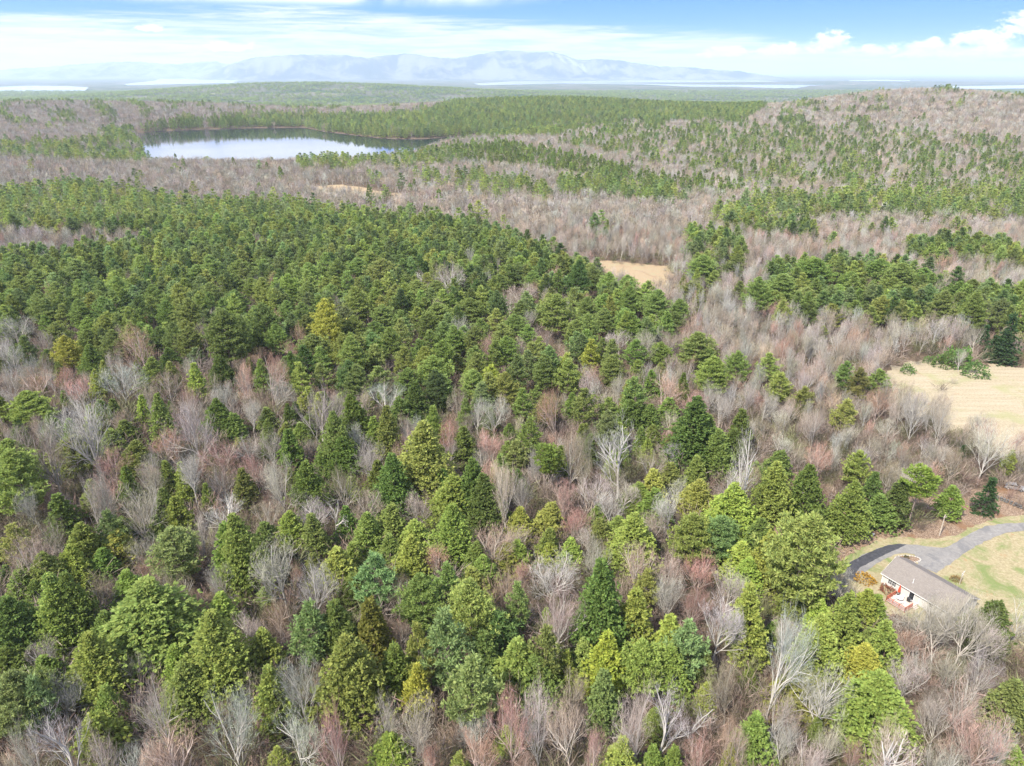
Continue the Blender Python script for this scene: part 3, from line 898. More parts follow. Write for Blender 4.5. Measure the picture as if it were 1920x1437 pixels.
# deck in front of the sliding door
deck = tag(empty('deck', (*hloc(3.75, -4.3), 0), HROT), 'small raised deck with red railings on the front of the white house', 'deck')
DW, DD, DZ = 3.9, 4.2, .40
nb = 28
pl_me = None
for k in range(nb):
    y = DD * k / nb
    if pl_me is None:
        o = bx('plank', (0, 0, DZ - .04), (DW, DD / nb - .012, DZ), M['deck_wood'], deck); pl_me = o.data
    else: o = link('plank', pl_me, deck)
    o.location = (0, y, random.Random(k).uniform(-.004, .004))
for q in ((.05, .05), (DW - .05, .05), (.05, DD - .1), (DW - .05, DD - .1), (DW / 2, .05)):
    bx('leg', (q[0] - .05, q[1] - .05, -.1), (q[0] + .05, q[1] + .05, DZ - .042), M['red_wood'], deck)
def railing(p, q):
    p, q = np.array(p), np.array(q); L = np.linalg.norm(q - p); d = (q - p) / L
    n = max(1, int(round(L / 1.35)))
    for k in range(n + 1):
        c = p + d * L * k / n
        bx('post', (c[0] - .05, c[1] - .05, DZ - .3), (c[0] + .05, c[1] + .05, DZ + 1.0), M['red_wood'], deck)
    rot = Vector((d[0], d[1], 0)).to_track_quat('X', 'Z').to_matrix()
    for z in (.12, .92):
        bm = bmesh.new(); box_bm(bm, (0, -.07 if z > .5 else -.03, DZ + z), (L, .07 if z > .5 else .03, DZ + z + .05), rot, (p[0], p[1], 0))
        from_bm('rail', bm, M['red_wood'], deck)
    m = int(L / .16)
    me = None
    for k in range(1, m):
        c = p + d * L * k / m
        if me is None: o = bx('baluster', (-.02, -.02, DZ + .17), (.02, .02, DZ + .92), M['red_wood'], deck); me = o.data
        else: o = link('baluster', me, deck)
        o.location = (c[0], c[1], 0)
railing((.05, 3.0), (.05, .05)); railing((.05, .05), (DW - .05, .05)); railing((DW - .05, .05), (DW - .05, 2.4))
for k in range(3):
    bx('step', (DW + .02 + .28 * k, 2.6, DZ - .14 * (k + 1) - .04), (DW + .28 * (k + 1), 3.9, DZ - .14 * (k + 1)), M['deck_wood'], deck)

def on_deck(a, b): 
    p = hloc(3.75 + a, -4.3 + b); return (*p, DZ)
tb = tag(empty('patio_table', on_deck(1.45, 2.1), HROT), 'round white patio table in the middle of the red railed deck', 'table')
disc('tabletop', (0, 0, .70), .62, .04, M['white_plastic'], tb, 24)
for k in range(4):
    a = k * math.pi / 2 + .4
    rod('leg', [(.42 * math.cos(a), .42 * math.sin(a), .004), (.36 * math.cos(a), .36 * math.sin(a), .70)], [.03, .03], M['white_plastic'], tb, 6)
for k, (a, b, rz, lab) in enumerate(((.75, 1.5, 2.3, 'white patio chair between the round table and the left railing'), (2.25, 1.4, -2.4, 'white patio chair between the round table and the outer red rail'), (1.5, 3.05, 0.1, 'white patio chair between the round table and the house wall'))):
    ch = tag(empty('patio_chair', on_deck(a, b), HROT + rz), lab, 'chair', 'patio chairs round the deck table')
    bx('seat', (-.24, -.24, .40), (.24, .24, .44), M['white_plastic'], ch)
    bx('backrest', (-.24, .21, .441), (.24, .25, .90), M['white_plastic'], ch)
    for sx_ in (-.21, .21):
        for sy_ in (-.21, .21):
            bx('leg', (sx_ - .025, sy_ - .025, .003), (sx_ + .025, sy_ + .025, .399), M['white_plastic'], ch)
        bx('armrest', (sx_ - .03, -.22, .62), (sx_ + .03, .209, .65), M['white_plastic'], ch)
gr = tag(empty('grill', on_deck(2.6, 3.3), HROT), 'small black grill standing on the deck close to the house wall', 'grill')
bx('cabinet', (-.3, -.22, .2), (.3, .22, .72), M['dark'], gr)
prism('lid', [(-.24, .721), (.24, .721), (.20, .92), (0, 1.02), (-.20, .92)], -.32, .32, M['dark'], gr, 'x')
bx('shelf', (.301, -.2, .66), (.58, .2, .69), M['silver'], gr)
for sx_ in (-.26, .26):
    for sy_ in (-.18, .18): bx('leg', (sx_ - .02, sy_ - .02, .002), (sx_ + .02, sy_ + .02, .199), M['dark'], gr)
um = tag(empty('folded_umbrella', on_deck(.35, 3.55), HROT), 'folded red patio umbrella standing at the inner corner of the deck', 'umbrella')
rod('pole', [(0, 0, .003), (0, 0, 2.45)], [.025, .025], M['white_plastic'], um, 8)
disc('base', (0, 0, .004), .26, .09, M['dark'], um, 16)
rod('canopy', [(0, 0, .75), (0, 0, .95), (0, 0, 1.7), (0, 0, 2.42)], [.28, .25, .15, .03], M['red_cloth'], um, 9)

def shrub(p, r, h, tone, label, proto=0, group=None, cat='bush'):
    root = tag(empty('shrub', (p[0], p[1], float(p[2]) if len(p) > 2 else 0.05), random.Random(label).uniform(0, 6)), label, cat, group)
    o = link('foliage', SHR[proto], root); o.scale = (r / 1.6, r / 1.6, h / 2.2); o['tone'] = tone
    s = link('stem', mesh('shrub_stem', *tubes([([(0, 0, -.2), (.05, 0, h * .5)], [.07, .03])]), M['bark']), root); s['bark'] = (.13, .10, .08)
    return root
shrub(px(1622, 1088), 1.9, 1.3, (.42, .25, .045), 'golden orange shrub in the grass between driveway end and house', 0)
shrub(px(1663, 1109), 1.5, 1.3, (.26, .12, .075), 'russet brown bush against the front wall of the white house', 1)
shrub(px(1792, 1089), 1.0, 1.2, (.28, .19, .08), 'rusty bush at the foot of the white topped post on the lawn', 2)
shrub(px(1680, 1165), 1.6, 1.0, (.30, .22, .18), 'low pinkish bush below the red railed deck', 1)

# garden bed by the back eave
bed = tag(empty('garden_bed', (*px(1702, 1049)[:2], 0)), 'small oval garden bed ringed with stones between house and driveway', 'garden bed')
rngb = random.Random(4)
for k in range(26):
    a = k / 26 * 2 * math.pi
    bm = bmesh.new(); bmesh.ops.create_icosphere(bm, subdivisions=1, radius=.2)
    for v in bm.verts: v.co = Vector((v.co.x * rngb.uniform(.8, 1.3), v.co.y * rngb.uniform(.8, 1.3), v.co.z * .7))
    o = from_bm('stone', bm, M['pale_stone'], bed); o.location = (2.6 * math.cos(a), 1.15 * math.sin(a), .12)
bm = bmesh.new(); bm.faces.new([bm.verts.new((2.5 * math.cos(k / 20 * 6.283), 1.05 * math.sin(k / 20 * 6.283), .115)) for k in range(20)])
from_bm('soil', bm, M['litter'], bed)
shrub((*px(1699, 1047)[:2], .1), .5, .6, (.10, .10, .04), 'tiny dark shrub inside the stone ringed garden bed', 2)

# posts and poles
p = px(1761, 1005)
up = tag(empty('utility_pole', (p[0], p[1], 0), .3), 'bare pale wooden pole standing in leaf litter above the driveway', 'pole')
rod('shaft', [(0, 0, -.3), (0, 0, 5.6)], [.16, .11], M['pole_wood'], up, 10)
bx('cross_arm', (-.45, -.17, 4.95), (.45, -.115, 5.07), M['pole_wood'], up)
for s_ in (-.38, .38): disc('insulator', (s_, -.14, 5.071), .04, .14, M['white_plastic'], up, 8, .03)
p = px(1798.5, 1096.7)
cp = tag(empty('clothesline_post', (p[0], p[1], 0), .7), 'pale wooden post with short white cross arms on the lawn behind the house', 'post')
rod('shaft', [(0, 0, -.2), (0, 0, 3.3)], [.085, .075], M['pole_wood'], cp, 8)
for z_, l_ in ((3.0, .85), (2.35, .45)):
    bx('cross_arm', (-l_, -.12, z_), (l_, -.078, z_ + .1), M['trim'], cp)
bx('brace', (-.03, -.125, 2.45), (.03, -.121, 3.0), M['trim'], cp)

# dark quad bike left under the hemlock
p = px(1628, 1005)
q = tag(empty('quad_bike', (p[0], p[1], .02), .35), 'dark quad bike with a pale seat cover parked under the driveway hemlock', 'quad bike')
prism('body', [(-.8, .45), (-.55, .85), (.1, .8), (.5, .92), (.95, .7), (1.0, .45)], -.32, .32, M['dark'], q, 'y')
prism('seat', [(-.6, .86), (-.5, 1.0), (.05, .98), (.15, .83)], -.22, .22, M['white_plastic'], q, 'y')
for sx_ in (-.72, .72):
    for sy_ in (-.52, .52):
        wv = rod('wheel', [(sx_, sy_ - .15, .3), (sx_, sy_ + .15, .3)], [.3, .3], M['rubber'], q, 14)
        rod('rim', [(sx_, sy_ - .156, .3), (sx_, sy_ + .156, .3)], [.14, .14], M['silver'], wv, 10)
        bx('fender', (sx_ - .36, sy_ - .2, .62), (sx_ + .36, sy_ + .2, .67), M['white_plastic' if sx_ > 0 else 'dark'], q)
rod('handlebar', [(.42, -.4, 1.1), (.5, 0, 1.02), (.42, .4, 1.1)], [.02, .02, .02], M['dark'], q, 6)
rod('rack', [(-.85, -.35, .9), (-.85, .35, .9)], [.02, .02], M['dark'], q, 6)
fb = tag(empty('fallen_branch', (*px(1622, 1011)[:2], .05), 0), 'pale bare branch propped across the dark quad bike', 'branch')
rod('limb', [(0, 0, 0), (1.0, .9, .7), (2.4, 2.0, 1.5)], [.07, .055, .02], M['pole_wood'], fb, 6)
rod('side_limb', [(1.0, .9, .7), (1.2, 1.7, 1.1)], [.03, .01], M['pole_wood'], fb, 5)

# car beyond the bare trees
p = px(1901, 917)
car = tag(empty('parked_car', (p[0], p[1], 0), -.45), 'silver grey car parked behind bare trees above the stone wall', 'car')
prism('body', [(-2.15, .32), (-2.2, .72), (-2.05, .92), (-1.25, .98), (1.0, .98), (1.9, .86), (2.2, .66), (2.2, .32)], -.86, .86, M['silver'], car, 'y')
prism('cabin', [(-1.75, .981), (-1.25, 1.42), (.25, 1.46), (1.05, .981)], -.74, .74, M['silver'], car, 'y')
for s_ in (-1, 1):
    prism('side_window', [(-1.5, 1.03), (-1.2, 1.36), (.2, 1.40), (.8, 1.03)], s_ * .742, s_ * .752, M['glass'], car, 'y')
    for x_ in (-1.35, 1.38):
        wv = rod('wheel', [(x_, s_ * .88 - .1, .33), (x_, s_ * .88 + .1, .33)], [.33, .33], M['rubber'], car, 16)
        rod('rim', [(x_, s_ * .88 - .104, .33), (x_, s_ * .88 + .104, .33)], [.2, .2], M['silver'], wv, 10)
    bx('headlight', (2.17, s_ * .62 - .17, .62), (2.215, s_ * .62 + .17, .76), M['white_plastic'], car)
    bx('tail_light', (-2.225, s_ * .62 - .17, .68), (-2.16, s_ * .62 + .17, .82), M['red_cloth'], car)
bm = bmesh.new(); bm.faces.new([bm.verts.new(v) for v in ((.32, -.66, 1.435), (.32, .66, 1.435), (1.03, .7, 1.01), (1.03, -.7, 1.01))])
from_bm('windscreen', bm, M['glass'], car)

# stone wall up by the car
a_, b_ = px(1858, 931)[:2], px(1990, 985)[:2]
sw = tag(empty('stone_wall', (*a_, 0)), 'low dark field stone wall running along the road bank at right', 'stone wall')
rngw = random.Random(9)
d_ = b_ - a_; L_ = np.linalg.norm(d_); d_ = d_ / L_
protos_ = []
for k in range(4):
    bm = bmesh.new(); bmesh.ops.create_icosphere(bm, subdivisions=1, radius=.42)
    for v in bm.verts: v.co = Vector((v.co.x * rngw.uniform(.8, 1.2), v.co.y * rngw.uniform(.7, 1.0), v.co.z * rngw.uniform(.6, .9)))
    protos_.append(from_bm('stone', bm, M['stone'], sw))
k = 0; s_ = 0.0
while s_ < L_:
    for lay in range(2):
        o = protos_[k] if k < 4 else link('stone', protos_[k % 4].data, sw)
        o.location = (d_[0] * s_ + rngw.uniform(-.12, .12), d_[1] * s_ + rngw.uniform(-.12, .12), .25 + lay * .5)
        o.rotation_euler = (0, 0, rngw.uniform(0, 6)); k += 1
    s_ += rngw.uniform(.6, .85)

# ------------------------------------------------------------------ trees one by one, measured from the photograph
TREES = """
Hm 100 1080 1190 60;128 1075 1185 50;30 1072 1140 50;58 1092 1150 40;262 1097 1225 150;198 1147 1215 50;235 1072 1145 62;338 1250 1335 75;188 1290 1360 45;214 1390 1430 20;735 1212 1305 60;490 1102 1145 35;975 1192 1290 70;1090 1200 1275 45;1270 1215 1300 55;1425 1340 1425 58;1228 1400 1460 40;1265 1395 1460 35;1490 1095 1150 50;1648 1120 1190 45;1632 1178 1225 40;1615 1320 1375 50;12 825 900 80;247 828 895 55;312 867 930 32;300 915 970 32;290 970 1020 35;387 908 960 25;453 878 940 35;398 803 830 25;153 978 1065 65;75 1037 1120 65;38 1052 1110 50;450 962 1095 75;418 985 1085 50;292 740 830 35;500 765 810 35;560 793 835 30;663 742 815 50;722 765 858 42;575 862 950 55;848 893 975 75;828 880 940 35;540 960 1030 55;684 958 1030 45;728 950 1020 52;728 1005 1065 38;588 1040 1080 30;662 1022 1070 40;893 1018 1080 40;910 1042 1095 45;1222 797 835 30;1255 818 845 22;1330 780 855 50;1350 808 888 55;1310 857 915 38;1258 872 920 45;1225 920 985 50;1120 945 985 30;1128 975 1020 40;1165 970 1010 40;1027 990 1045 40;1430 970 1060 60;1462 862 970 65;1600 905 1008 62;1790 915 970 38;278 670 740 45;118 733 765 20
Hy 92 1108 1205 68;162 1188 1297 88;321 1213 1290 45;392 1154 1285 105;407 1117 1185 52;172 1335 1412 70;650 1188 1328 98;490 1182 1260 55;505 1253 1355 58;735 1372 1440 60;518 1405 1445 38;860 1413 1470 40;1190 1110 1225 65;1057 1220 1290 35;1262 1155 1250 60;1422 1100 1225 60;1325 1280 1330 35;1163 1390 1470 60;1372 1402 1460 25;1595 1115 1215 55;1628 1105 1190 50;1542 1127 1180 40;1555 1155 1268 75;1675 1170 1270 55;1665 1265 1378 110;328 932 1000 45;215 997 1060 55;122 1025 1100 60;790 790 912 80;848 948 1045 70;778 975 1030 50;770 1005 1090 60;625 1030 1100 58;950 1025 1070 50;890 1065 1130 50;1027 942 1005 45;973 955 1010 45;1225 880 945 45;1200 905 960 50;1310 898 965 55;1382 910 1010 80;1190 965 1050 75;1028 1020 1060 42;972 1015 1065 45;1072 1010 1060 38;1390 1018 1085 55;1412 1045 1110 45;1450 1000 1090 60;360 682 745 32;1510 1258 1310 80
Hg 778 1240 1330 42;1135 1195 1300 65;1628 1215 1290 75
Hp 1137 1262 1362 50;1905 1270 1360 60
Ho 690 1125 1240 60
Hd 12 1115 1215 80;8 1215 1275 70;82 1235 1300 60;635 1122 1225 65;910 1190 1280 60;1000 1230 1310 80;1137 1055 1220 88;1868 1128 1220 60;1537 1350 1390 25;402 750 820 50;435 775 825 40;107 928 1000 48;230 972 1025 50;185 1032 1090 50;208 805 855 40;235 790 840 40;540 805 880 40;623 777 870 50;640 820 885 50;600 850 890 35;750 745 805 40;868 800 865 38;915 765 810 30;953 795 830 25;730 858 955 60;703 868 935 40;887 858 965 55;915 890 985 60;592 965 1040 45;492 980 1035 50;648 952 1010 35;655 1072 1130 50;1305 745 860 80;1392 768 840 40;1375 805 875 40;1462 845 905 45;1520 870 972 60;1645 885 965 35;1660 930 990 45;1690 905 985 45;165 648 705 40;315 653 695 35;410 665 722 42;85 655 695 35;185 748 790 30;775 720 790 50;530 670 710 32;1180 750 805 45;1255 745 790 38;1215 760 805 35
Pp 12 1262 1370 100;878 1230 1360 90;325 998 1090 88
Pb 55 1272 1370 60;572 1138 1245 75;838 1155 1290 80;695 1042 1140 75;1290 1170 1275 75;198 962 1050 50;365 655 690 35;255 562 605 40;970 670 740 40;1350 965 1050 75
Py 785 1175 1290 52;880 1092 1215 95;1212 1073 1150 50;1215 1203 1300 95;135 822 895 80;25 985 1060 60;813 762 850 40;950 830 880 30;988 785 860 48;1305 963 1055 80;1587 752 822 45;1612 850 925 48;1898 848 905 25;1515 960 1115 125;340 533 590 50;472 522 565 35;55 735 800 80;665 542 610 55;780 577 620 35;562 682 745 42;1340 672 745 65;1447 665 720 40;1467 702 755 45;1508 727 770 38
Pg 120 632 695 50;610 565 655 60;922 687 745 40;1108 641 700 40
Pd 930 1150 1230 80;185 493 528 33;745 480 515 70;1083 490 565 45
Po 1615 692 755 35;1605 725 765 40
Pm 790 1082 1185 90;975 1098 1190 45;1024 1175 1290 60;1318 1225 1285 50;15 845 960 95;870 752 812 32;835 1068 1150 55;965 830 885 45;25 480 530 45;80 478 520 45;143 488 545 55;65 505 555 42;215 482 525 40;265 480 530 45;365 498 545 55;395 480 530 45;450 488 530 45;433 515 555 45;250 520 565 40;215 520 575 45;180 520 555 35;148 525 575 35;30 520 575 50;97 530 580 40;22 545 590 55;288 535 590 40;390 532 585 50;65 548 615 45;143 563 620 42;190 558 615 45;115 572 620 35;305 565 625 40;348 562 630 50;438 545 595 50;165 597 645 45;85 592 630 28;103 607 650 40;230 582 615 30;8 610 645 40;42 633 690 38;205 620 680 45;265 633 685 35;322 608 670 42;350 615 675 45;415 585 685 75;448 593 670 45;475 575 620 35;495 482 520 40;540 485 525 40;575 495 540 42;628 490 545 45;667 485 530 55;712 488 545 60;750 508 545 40;540 515 570 45;487 522 575 40;527 543 575 28;578 530 585 40;618 535 580 48;702 542 590 40;742 536 580 42;778 527 575 50;820 528 575 50;898 528 565 35;492 572 655 55;532 565 615 38;565 570 620 40;713 572 620 45;665 595 650 42;750 583 625 35;825 570 620 60;885 560 610 60;700 605 650 40;750 600 660 38;800 590 640 42;853 612 670 42;890 612 670 42;903 600 640 35;808 622 675 38;945 610 660 45;950 632 690 45;588 628 690 65;612 652 690 40;657 632 710 55;697 650 700 42;755 652 710 40;785 640 685 35;815 668 735 62;895 650 700 40;925 642 700 38;605 682 735 35;638 698 735 36;707 690 735 42;760 690 750 50;885 695 750 55;955 690 740 35;520 610 670 45;857 665 695 35;873 487 520 45;938 515 555 35;970 480 525 50;1002 510 550 40;1040 478 515 40;1112 500 550 35;1142 512 565 42;1178 517 560 38;1182 540 595 40;1228 545 605 55;1045 552 625 65;1100 560 615 40;1138 552 600 48;972 565 615 40;997 557 590 25;1172 578 630 50;1137 580 630 45;1262 585 630 45;1275 563 605 38;1075 600 650 45;1102 590 650 48;990 610 650 32;965 590 635 45;1008 635 680 35;1132 635 685 28;1192 640 690 42;1242 643 690 45;1310 627 690 75;1330 655 700 40;1385 660 720 45;1195 677 710 30;1150 670 730 50;1025 668 735 50;1065 675 740 45;980 733 790 40;1003 725 770 30;1018 748 805 40;1098 733 800 50;1195 710 790 50;1145 748 795 40;1315 480 528 60;1370 492 515 40;1385 478 510 35;1300 530 565 48;1340 510 540 30;1388 530 565 30;1425 522 590 50;1528 485 540 70;1470 515 570 65;1512 540 585 55;1455 545 590 40;1575 535 575 45;1595 512 550 45;1650 487 530 55;1690 495 545 60;1735 505 550 50;1640 535 580 45;1695 535 575 55;1740 535 580 50;1672 520 560 45;1768 545 610 52;1800 530 575 42;1828 525 565 40;1835 552 625 50;1875 535 570 65;1607 565 605 35;1637 577 620 32;1545 612 640 20;1588 680 745 34;1650 697 750 42
Tm 1022 838 945 46;1033 845 948 40;1730 880 993 58
Sd 1905 590 680 45;1888 620 680 40;1868 630 675 35;1853 610 660 28;1862 897 960 40;1808 835 870 20
Bg 105 1262 1325 80;283 1270 1395 85;428 1310 1425 130;245 1400 1470 70;85 1195 1235 70;520 1012 1115 95;578 1055 1140 80;560 1235 1335 85;722 1302 1385 70;545 1330 1420 110;890 1340 1400 70;1035 1040 1105 95;1353 1120 1220 85;1017 1295 1410 70;1728 1135 1190 95;1475 1140 1290 100;1560 1258 1340 120;1712 1240 1305 75;1745 1220 1285 50;1855 1215 1300 70;1825 1270 1350 110;1490 1355 1430 70;1898 1360 1450 60;1790 1390 1480 80;155 735 850 105;350 848 935 65;52 915 980 50;398 1055 1118 70;465 815 860 50;505 805 860 55;690 820 885 55;575 935 975 70;1115 890 950 70;1150 925 980 60;1265 920 990 60;1285 893 925 45;1728 735 822 60;1780 745 830 45;1870 790 870 80;213 680 745 82;10 640 690 40;420 720 765 50;838 487 545 55;725 720 775 75;925 742 800 55;895 745 800 40;1355 735 790 50;1230 590 620 25;1808 655 690 30
Bw 100 1320 1440 90;1250 1280 1400 75;1310 1305 1385 70;1680 1375 1480 130;420 928 985 80;1165 780 890 90;1268 832 875 50;1418 792 938 58;1365 880 925 60;785 507 535 32
Bp 38 1350 1450 90;165 1365 1455 60;455 1150 1210 70;1048 1095 1200 95;1262 1080 1155 60;1370 1068 1145 75;1225 1150 1205 45;1205 1280 1405 85;1785 1135 1235 110;1775 1315 1400 70;1567 1355 1420 55;1465 1300 1380 75;1530 1400 1480 90;1500 1335 1390 60;350 750 845 85;410 875 930 55;372 960 1030 55;155 890 985 55;185 878 970 60;250 905 990 75;512 850 940 75;588 722 815 80;465 750 808 45;778 918 970 60;838 825 870 45;900 838 880 40;982 893 960 42;1105 985 1030 50;1120 1015 1080 55;1170 900 945 55;1535 770 830 60;20 592 640 70;5 690 740 40;510 705 760 60;955 545 585 40;975 530 560 60;1165 620 660 55;995 580 615 30;1135 725 765 50
Br 318 1375 1470 110;515 1122 1185 50;640 1308 1440 90;955 1275 1405 80;890 1365 1450 80;945 1065 1145 70;805 1400 1470 60;1300 1092 1165 65;1320 1385 1460 65;1370 1345 1410 50;1110 1375 1460 60;975 1405 1470 50;1725 1185 1240 70;1850 1330 1430 110;1612 1385 1440 40;1865 1385 1450 60;300 808 850 75;412 822 880 75;205 840 900 60;95 898 945 45;272 1042 1090 55;470 850 900 50;752 828 890 35;822 1025 1085 60;915 805 850 60;840 785 850 40;1030 808 850 40;1075 955 1005 60;1318 1035 1100 70;1055 900 960 50;1275 795 840 50;970 1057 1100 50;1540 825 885 50;258 605 680 72;58 690 740 55;110 688 735 48;145 705 745 50;462 675 740 45;658 515 545 28;555 605 650 25;540 635 680 45;497 660 730 55;1042 500 535 45;1055 648 690 35;1300 665 700 28;1250 695 755 75;1305 730 765 50;1045 727 800 55;1185 700 730 35;520 575 610 20
Bo 470 1258 1310 50;790 1305 1420 80;1070 1265 1340 75;1075 1325 1420 80;1395 1370 1440 60;1690 1345 1430 80;30 1000 1090 95;682 920 970 65;920 980 1040 80;948 868 970 45;1225 960 1010 55;1192 1020 1095 75;975 990 1040 50;392 730 765 35;858 727 780 38;1220 620 670 60
Bb 240 1222 1285 60;300 1085 1160 90;355 1120 1190 60;175 1075 1140 70;745 1165 1225 45;1378 1235 1320 85;1805 1230 1300 75;1752 1280 1330 60;75 790 895 85;85 965 1040 70;275 878 940 50;258 1005 1055 60;300 1065 1140 90;235 765 805 60;637 870 940 65;578 825 860 40;495 940 985 60;1220 835 885 60;1068 790 885 55;1110 800 870 45;1140 855 905 60;1095 860 920 50;315 697 745 70;380 600 650 30;640 735 770 50;643 680 705 35;1030 615 655 50
Dw 618 935 1025 60;264 735 785 22
Um 1835 677 705 35;1747 667 681 18;1780 660 688 35;1805 650 685 40;1705 683 699 20"""
PSC = {'H': ('hemlock', 'hemlock_tree'), 'P': ('pine', 'pine_tree'), 'T': ('tall', 'pine_tree'), 'S': ('spruce', 'spruce_tree'), 'B': ('bare', 'bare_tree'), 'D': ('dead', 'dead_tree'), 'U': ('shrub', 'shrub')}
items = []      # (code, x, y, z, h, w)
rngt = np.random.default_rng(77)
def solve(u, vt, vb):
    lo, hi = .5, 60
    for _ in range(36):
        h = (lo + hi) / 2; T = px(u, vt, h)
        if pj(T[0], T[1], 0)[1] < vb: lo = h
        else: hi = h
    return h
for line in (TREES.strip() + '\nBp 1830 1100 1228 95;1792 1118 1218 80\nBg 1858 1150 1240 75;1757 1128 1205 60').splitlines():
    code, rest = line.split(' ', 1)
    for t in rest.split(';'):
        u, vt, vb, w_ = map(float, t.split())
        h = solve(u, vt, vb)
        T = px(u, vt, h); dep = T[1] * math.cos(PITCH) + (CAM_H - h * .6) * math.sin(PITCH)
        wd = w_ * dep / FOCAL
        if code[0] in 'HPB' and not (u > 1555 and 840 < vt < 1110) and not (u > 1560 and 640 < vt < 780) and not (u > 1640 and 1110 < vt < 1200):
            h = max(h * 1.18, (1.35 if code[0] == 'H' else 1.3) * min(wd, 8))
        if code[0] == 'B': h *= 1.2
        if code[0] == 'P' and T[1] > 200: wd *= 1.0
        T = px(u, vt, h)
        items.append([code, T[0], T[1], 0.0, h, wd * {'H': 1.55, 'B': 1.2}.get(code[0], 1.22), True])
measured = len(items)

# ---- the rest of the forest: what grows where, read off the photograph and laid on the ground
Z = []
def zone(pts, **p): Z.append((np.array(pts, float), p))
zone([(830, 275), (960, 268), (1120, 300), (1220, 330), (1395, 345), (1395, 362), (1200, 347), (1000, 312), (860, 300)], hem=.6)
zone([(1040, 338), (1150, 335), (1290, 352), (1300, 374), (1180, 370), (1050, 362)], pine=.64)
zone([(1380, 375), (1600, 362), (1920, 360), (2100, 360), (2100, 412), (1920, 410), (1780, 404), (1640, 400), (1470, 406)], pine=.64)
zone([(1330, 385), (1480, 394), (1535, 440), (1480, 447), (1340, 418)], pine=.6)
zone([(1290, 430), (1390, 450), (1390, 500), (1290, 500)], pine=.55)
zone([(1700, 455), (1820, 448), (1920, 476), (2050, 480), (2050, 500), (1920, 502), (1800, 484), (1690, 480)], pine=.75)
zone([(760, 330), (900, 318), (1030, 350), (1030, 374), (880, 362)], pine=.42)
zone([(760, 215), (900, 180), (1300, 190), (1440, 198), (1400, 222), (1100, 228), (1045, 254), (900, 256), (690, 264), (560, 244), (470, 242), (455, 210), (600, 215)], pine=.88)
zone([(225, 242), (340, 226), (455, 212), (470, 244), (262, 252)], hem=.85)
zone([(150, 268), (200, 240), (258, 254), (285, 302), (200, 302), (0, 292), (0, 268)], pine=.5)
zone([(560, 300), (700, 298), (760, 293), (860, 276), (870, 304), (700, 314), (560, 314)], pine=.5)
zone([(1400, 215), (1550, 178), (1920, 195), (2060, 200), (2060, 262), (1920, 262), (1650, 236)], pine=.08, hem=.04)
zone([(1080, 215), (1400, 215), (1650, 236), (1920, 262), (2060, 262), (2060, 380), (1920, 380), (1500, 350), (1380, 335), (1200, 300), (1050, 270)], pine=.19, hem=.19)
zone([(330, 388), (420, 376), (560, 384), (690, 400), (830, 413), (950, 438), (1065, 482), (1065, 522), (0, 522), (0, 497), (120, 482), (230, 464), (330, 432)], pine=.82)
zone([(0, 362), (150, 343), (330, 373), (420, 384), (330, 432), (200, 437), (100, 432), (-60, 417), (-60, 362)], pine=.66)
zone([(-150, 480), (1062, 482), (1250, 570), (1250, 640), (1100, 720), (900, 770), (640, 720), (300, 640), (-150, 640)], pine=.70, hem=.02)
zone([(1440, 500), (1640, 490), (1900, 550), (2050, 560), (2050, 630), (1900, 622), (1650, 592), (1450, 592)], pine=.7)
zone([(1250, 560), (2200, 560), (2200, 900), (1560, 900), (1420, 800), (1250, 700)], pine=.02, hem=.01)
def mixture(u, v):
    n = len(u)
    pp = np.where(v < 500, .10, .10); ph = np.where(v < 500, .03, np.where(v < 640, .05, .36))
    pp = np.where((v < 232) & (u < 470), .08, pp); ph = np.where((v < 232) & (u < 470), .14, ph)
    done = np.zeros(n, bool)
    for poly, p in Z:
        m = inside(poly, u, v) & ~done
        pp[m] = p.get('pine', 0.0); ph[m] = p.get('hem', 0.0)
        done |= m
    return pp, ph

clear = [DRIVE, MEADOW1, MEADOW2, MEADOW3, POND]
hp = np.array([hloc(-3, -8), hloc(HL - 4, -9), hloc(HL + 3, -4), hloc(HL + 3, HD + 3), hloc(-3, HD + 3)])
clear.append(hp); lawn_like = [LAWN, LITTER]
def jitter(d0, d1, step, seed):
    rng = np.random.default_rng(seed)
    X = d1 * .80 + 70
    xs = np.arange(-X, X, step); ys = np.arange(d0, d1, step * .9)
    x, y = np.meshgrid(xs, ys)
    x = x + (np.arange(len(ys)) % 2)[:, None] * step * .5
    x = (x + rng.uniform(-.42, .42, x.shape) * step).ravel(); y = (y + rng.uniform(-.42, .42, y.shape) * step).ravel()
    k = np.abs(x) < y * .80 + 60
    return x[k], y[k], rng
def wave(x, y, L, s):
    r = np.random.default_rng(s); v = 0
    for _ in range(5):
        a = r.uniform(0, 6.28); l = L * r.uniform(.6, 1.6)
        v = v + np.sin((x * math.cos(a) + y * math.sin(a)) * 6.28 / l + r.uniform(0, 6.28))
    return v / 5
def plant(d0, d1, step, seed):
    x, y, rng = jitter(d0, d1, step, seed)
    g = ground_at(x, y)
    keep = np.ones(len(x), bool)
    for c in clear: keep &= ~inside(c, x, y)
    keep &= ~((polydist(POND, x, y) < 9) & (y > 700))
    for c in lawn_like: keep &= ~(inside(c, x, y))
    x, y, g = x[keep], y[keep], g[keep]
    u, v = pj(x, y, g + 8)
    pp, ph = mixture(u, v)
    L = 55 if d0 < 500 else 90
    if d0 < 500: q = rng.uniform(0, 1, len(x)) * .62 + (wave(x, y, L, 3) * .5 + .5) * .55 - .09
    else: q = rng.uniform(0, 1, len(x)) * .46 + (wave(x, y, L, 3) * .9 + .5) * .74 - .10
    q = np.clip(q, 0, .999)
    kind = np.where(q < pp, 0, np.where(q < pp + ph, 1, 2))
    return x, y, g, u, v, kind, rng
